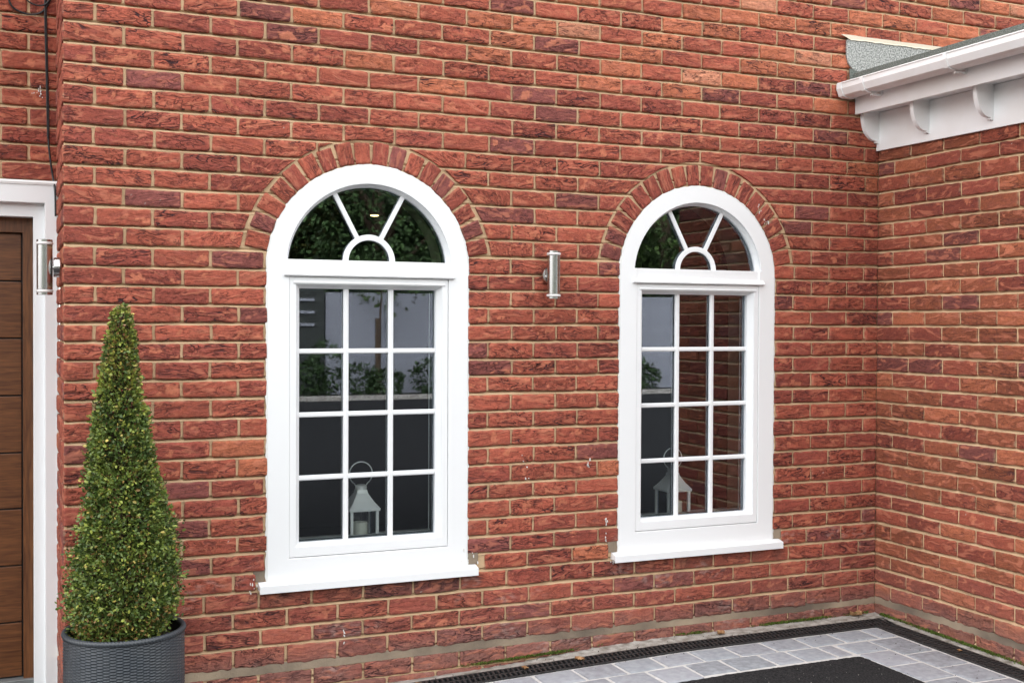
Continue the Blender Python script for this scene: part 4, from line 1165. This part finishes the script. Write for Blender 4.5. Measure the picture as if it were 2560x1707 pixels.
# grit and crumbs on the setts and grating
m = MB()
for _ in range(420):
    if random.random() < .6: x, y = random.uniform(.8, 3.95), -abs(random.gauss(.11, .10))-.02
    else: x, y = 3.93-abs(random.gauss(.0, .22)), random.uniform(-1.6, -.1)
    r = random.choice([.0012, .0016, .002, .003])*random.uniform(.7, 1.3); z = float(zg(x, y))+.003
    v = [m.bm.verts.new((x+r*random.uniform(.6, 1.2)*math.cos(t), y+r*random.uniform(.6, 1.2)*math.sin(t), z+r*.3)) for t in (0, 1.3, 2.5, 3.8, 5.0)]
    tp = m.bm.verts.new((x, y, z+r*1.1)); bt = m.bm.verts.new((x, y, z-r))
    for i_ in range(5): m.bm.faces.new((v[i_], v[(i_+1) % 5], tp)); m.bm.faces.new((v[(i_+1) % 5], v[i_], bt))
gt = m.build('grit', mat('dark_grit', (.05, .04, .035), .9)); tag(gt, kind='stuff')
m = MB()
for _ in range(260):
    x, y = random.uniform(1.6, 3.40), random.uniform(-2.0, -.63); r = random.choice([.0012, .0015, .0022])*random.uniform(.7, 1.3); z = float(zg(x, y))+.0035
    v = [m.bm.verts.new((x+r*math.cos(t), y+r*math.sin(t), z+r*.3)) for t in (0, 1.4, 2.6, 3.9, 5.1)]; tp = m.bm.verts.new((x, y, z+r)); bt = m.bm.verts.new((x, y, z-r))
    for i_ in range(5): m.bm.faces.new((v[i_], v[(i_+1) % 5], tp)); m.bm.faces.new((v[(i_+1) % 5], v[i_], bt))
ch = m.build('stone_chips', mat('pale_chip', (.42, .40, .37), .9)); tag(ch, kind='stuff')
# fallen leaves
LEAF = []
def fallen(x, y, s_, label, rot):
    m = MB(); n_ = 10; top_ = []; bot_ = []
    vs = []
    for i in range(n_+1):
        t_ = i/n_; wdt = .38*math.sin(pi*t_)**.8*(1+.25*math.sin(t_*22)); zc = .25*(t_-.5)**2*4*.35
        vs.append([m.bm.verts.new(((t_-.5)*s_, k_*wdt*s_, (zc+abs(k_)*.22)*s_+.001)) for k_ in (-1, -.5, 0, .5, 1)])
    for A, B in zip(vs, vs[1:]):
        for k_ in range(4):
            try: m.bm.faces.new((A[k_], A[k_+1], B[k_+1], B[k_]))
            except Exception: pass
    bmesh.ops.remove_doubles(m.bm, verts=m.bm.verts, dist=1e-5)
    r_ = bmesh.ops.solidify(m.bm, geom=m.bm.faces[:], thickness=.0006)
    o = m.build('fallen_leaf', M['deadleaf'], smooth=True, loc=(x, y, float(zg(x, y))+.003)); o.rotation_euler = (.15, .1, rot)
    tag(o, label, 'leaf', 'dead leaves blown against the walls'); LEAF.append(o)
fallen(3.02, -.055, .055, 'brown dead leaf standing against the wall foot under the window nearer the corner', .4)
fallen(1.92, -.15, .040, 'curled tan dead leaf on the long grating near the middle of the wall', 1.2)
fallen(2.20, -.14, .045, 'pinkish brown dead leaf on the long grating, next one towards the inside corner', -.5)
fallen(3.88, -.022, .085, 'long thin brown leaf lying in the inside corner of the two walls', .15)
fallen(3.91, -.72, .030, 'small reddish dead leaf on the porch wall grating', .8)
fallen(1.42, -.16, .045, 'yellow brown dead leaf on the long grating at the bottom edge of the photo', 2.1)

# ------------------------------------------------------------------ what stands behind the viewer (seen in the panes)
YB = -20.5
zb0 = float(zg(8, -20))-.03
m = MB(); m.box(-30, 40, YB-.1, YB+.25, zb0-.1, zb0+.09); tag(m.build('far_kerb', M['haunch']), kind='structure')
m = MB(); m.box(6.83, 34, YB-2.4, YB-2.1, zb0-.1, 2.28)
o = m.build('garden_wall', M['render'], bevel=.01); tag(o, 'white rendered garden wall reflected in the window panes behind low shrubs', 'wall')
m = MB(); m.box(-16, 6.78, YB-2.3, YB-2.0, zb0-.1, 2.9)
o = m.build('boundary_fence', mat('dark_fence', (.03, .034, .03), .8), bevel=.01); tag(o, 'dark boundary fence reflected at the left of the panes', 'fence')
for i in range(3):
    m = MB(); m.box(6.15, 6.52, YB-1.995, YB-1.96, 1.46+i*.30, 1.53+i*.30); childof(o, m.build('pale_slat', M['render']))
def bigplant(name, x, y, z0, h, r, n_, cat, label, group, trunk=True, size=.20, tint=(.05, .085, .02)):
    t = thing(name, label, cat, (x, y, z0), group); P = lambda o: childof(t, o)
    r_ = np.random.default_rng(int(x*31+h*100) & 0xffff)
    u = r_.normal(0, 1, (n_, 3)); u /= np.linalg.norm(u, axis=1)[:, None]; rad = r_.uniform(.45, 1, n_)**.6
    q = u*rad[:, None]*np.array([[r, r*.7, h*(.42 if trunk else .5)]])
    q = q*(1+.25*vnoise(u*2.4+x, 12)[:, None])
    pos_ = q+np.array([[x, y, z0+h*(.58 if trunk else .5)]])
    cc = np.array(tint)*.85*r_.uniform(.4, 1.7, (n_, 1))*(1+.4*vnoise(pos_*1.3, 5)[:, None])
    P(leaf_cloud('crown', pos_, u, r_.uniform(.6, 1.3, n_)*size, np.clip(cc, .005, 1), M['treeleaf'], None, jitter=.8, aspect=1.5))
    if trunk:
        m = MB(); m.tube([(x, y, z0-.1), (x+.05*r, y, z0+h*.3), (x-.03*r, y, z0+h*.75)], [.035*h, .025*h, .01*h], 10)
        for k_ in range(5):
            a = k_*1.26; m.tube([(x, y, z0+h*(.28+.07*k_)), (x+math.cos(a)*r*.5, y+math.sin(a)*r*.3, z0+h*(.45+.08*k_))], [.014*h, .006*h], 6)
        P(m.build('trunk', M['twig'], smooth=True))
for i, (x, h, r, tn) in enumerate([(-9, 8.5, 3.3, (.10, .16, .035)), (-4, 9, 3.2, (.06, .08, .02)), (1, 8, 3.0, (.045, .07, .02)), (5.2, 8.6, 3.0, (.085, .085, .02)), (9.0, 9.5, 3.2, (.055, .10, .03)), (13.5, 8.6, 3.2, (.06, .09, .02)), (18, 9.5, 3.5, (.05, .085, .02)), (23.5, 9, 3.6, (.05, .08, .02)), (29, 9.5, 3.8, (.05, .08, .02))]):
    bigplant('garden_tree', x, YB-5.0-(i % 2)*.8, zb0, h, r, 17000, 'tree', 'leafy tree beyond the garden wall, seen only in the panes', 'trees beyond the garden wall', size=.15, tint=tn)
m = MB(); m.box(-30, 50, YB-8.6, YB-8.2, zb0-.1, 7.5); o = m.build('far_hedge_bank', mat('dark_hedge', (.02, .03, .012), .9, noise=(1.2, 1, (.04, .06, .02)), bump=(3, 1, .5))); tag(o, kind='structure')
random.seed(5)
for i in range(16):
    x = 3.6+i*.78+random.uniform(-.2, .2); h = random.uniform(.55, 1.0) if i % 4 else 1.35
    bigplant('garden_shrub', x, YB-1.1+random.uniform(-.3, .3), zb0, h, .48, 420, 'shrub', 'low shrub before the white garden wall, seen only in the panes', 'shrubs before the garden wall', trunk=False, size=.10, tint=(.035, .065, .02))
# staked sapling
t = thing('sapling', 'thin staked sapling before the white garden wall, reflected in the pane nearer the bush', 'tree', (8.0, YB-1.4, zb0))
m = MB(); m.tube([(7.98, YB-1.4, zb0), (8.0, YB-1.4, 1.8), (8.08, YB-1.4, 3.1)], [.03, .025, .012], 8); childof(t, m.build('trunk', M['twig'], smooth=True))
m = MB(); m.box(7.86, 7.96, YB-1.38, YB-1.31, zb0, 1.65); childof(t, m.build('stake', M['twig']))
u = rng.normal(0, 1, (160, 3)); q = u*np.array([[.45, .3, .35]])+np.array([[8.25, YB-1.4, 2.45]])
childof(t, leaf_cloud('crown', q, u, rng.uniform(.09, .16, 160), np.tile([.05, .08, .02], (160, 1)), M['treeleaf'], None))

# ------------------------------------------------------------------ camera
cam = bpy.data.cameras.new('camera'); co_ = bpy.data.objects.new('camera', cam); COL.objects.link(co_)
Rv = Vector((0.91742027, -0.39789666, 0.00427805)); Uv = Vector((0.00202638, 0.01542251, 0.99987901)); Fv = Vector((0.3979145, 0.9173006, -0.01495521))
mt_ = Matrix((Rv, Uv, -Fv)).transposed().to_4x4(); mt_.translation = Vector((-.19473887, -4.8666862, 1.52729744))
co_.matrix_world = mt_
cam.sensor_width = 36; cam.sensor_fit = 'HORIZONTAL'; cam.lens = 40.7003; cam.clip_start = .05; cam.clip_end = 300
SC.camera = co_

# ------------------------------------------------------------------ light: bright overcast day
w = bpy.data.worlds.new('World'); SC.world = w; w.use_nodes = True
nt = w.node_tree; bg = nt.nodes['Background']
sky = nt.nodes.new('ShaderNodeTexSky'); sky.sky_type = 'NISHITA'; sky.sun_disc = False
EL, AZ = math.radians(46), math.radians(-28)       # sun behind the house: the facade stands in open shade
sky.sun_elevation = EL; sky.sun_rotation = AZ; sky.air_density = 1.4; sky.dust_density = 4.0; sky.ozone_density = 1.0
hs = nt.nodes.new('ShaderNodeHueSaturation'); hs.inputs['Saturation'].default_value = .08
nt.links.new(sky.outputs[0], hs.inputs['Color']); nt.links.new(hs.outputs[0], bg.inputs[0])
bg.inputs[1].default_value = .15
sl = bpy.data.lights.new('sun', 'SUN'); sl.energy = .5; sl.angle = math.radians(14); sl.color = (1, .965, .91)
so = bpy.data.objects.new('sun', sl); COL.objects.link(so)
dirv = Vector((math.sin(AZ)*math.cos(EL), math.cos(AZ)*math.cos(EL), math.sin(EL)))
so.rotation_euler = dirv.to_track_quat('Z', 'Y').to_euler(); so.location = (0, -6, 8)

SC.view_settings.view_transform = 'Standard'; SC.view_settings.look = 'None'; SC.view_settings.exposure = 2.68; SC.view_settings.gamma = 1
SC.render.engine = 'CYCLES'; SC.cycles.max_bounces = 8; SC.cycles.transparent_max_bounces = 16; SC.cycles.use_denoising = True
SC.cycles.sample_clamp_indirect = 6
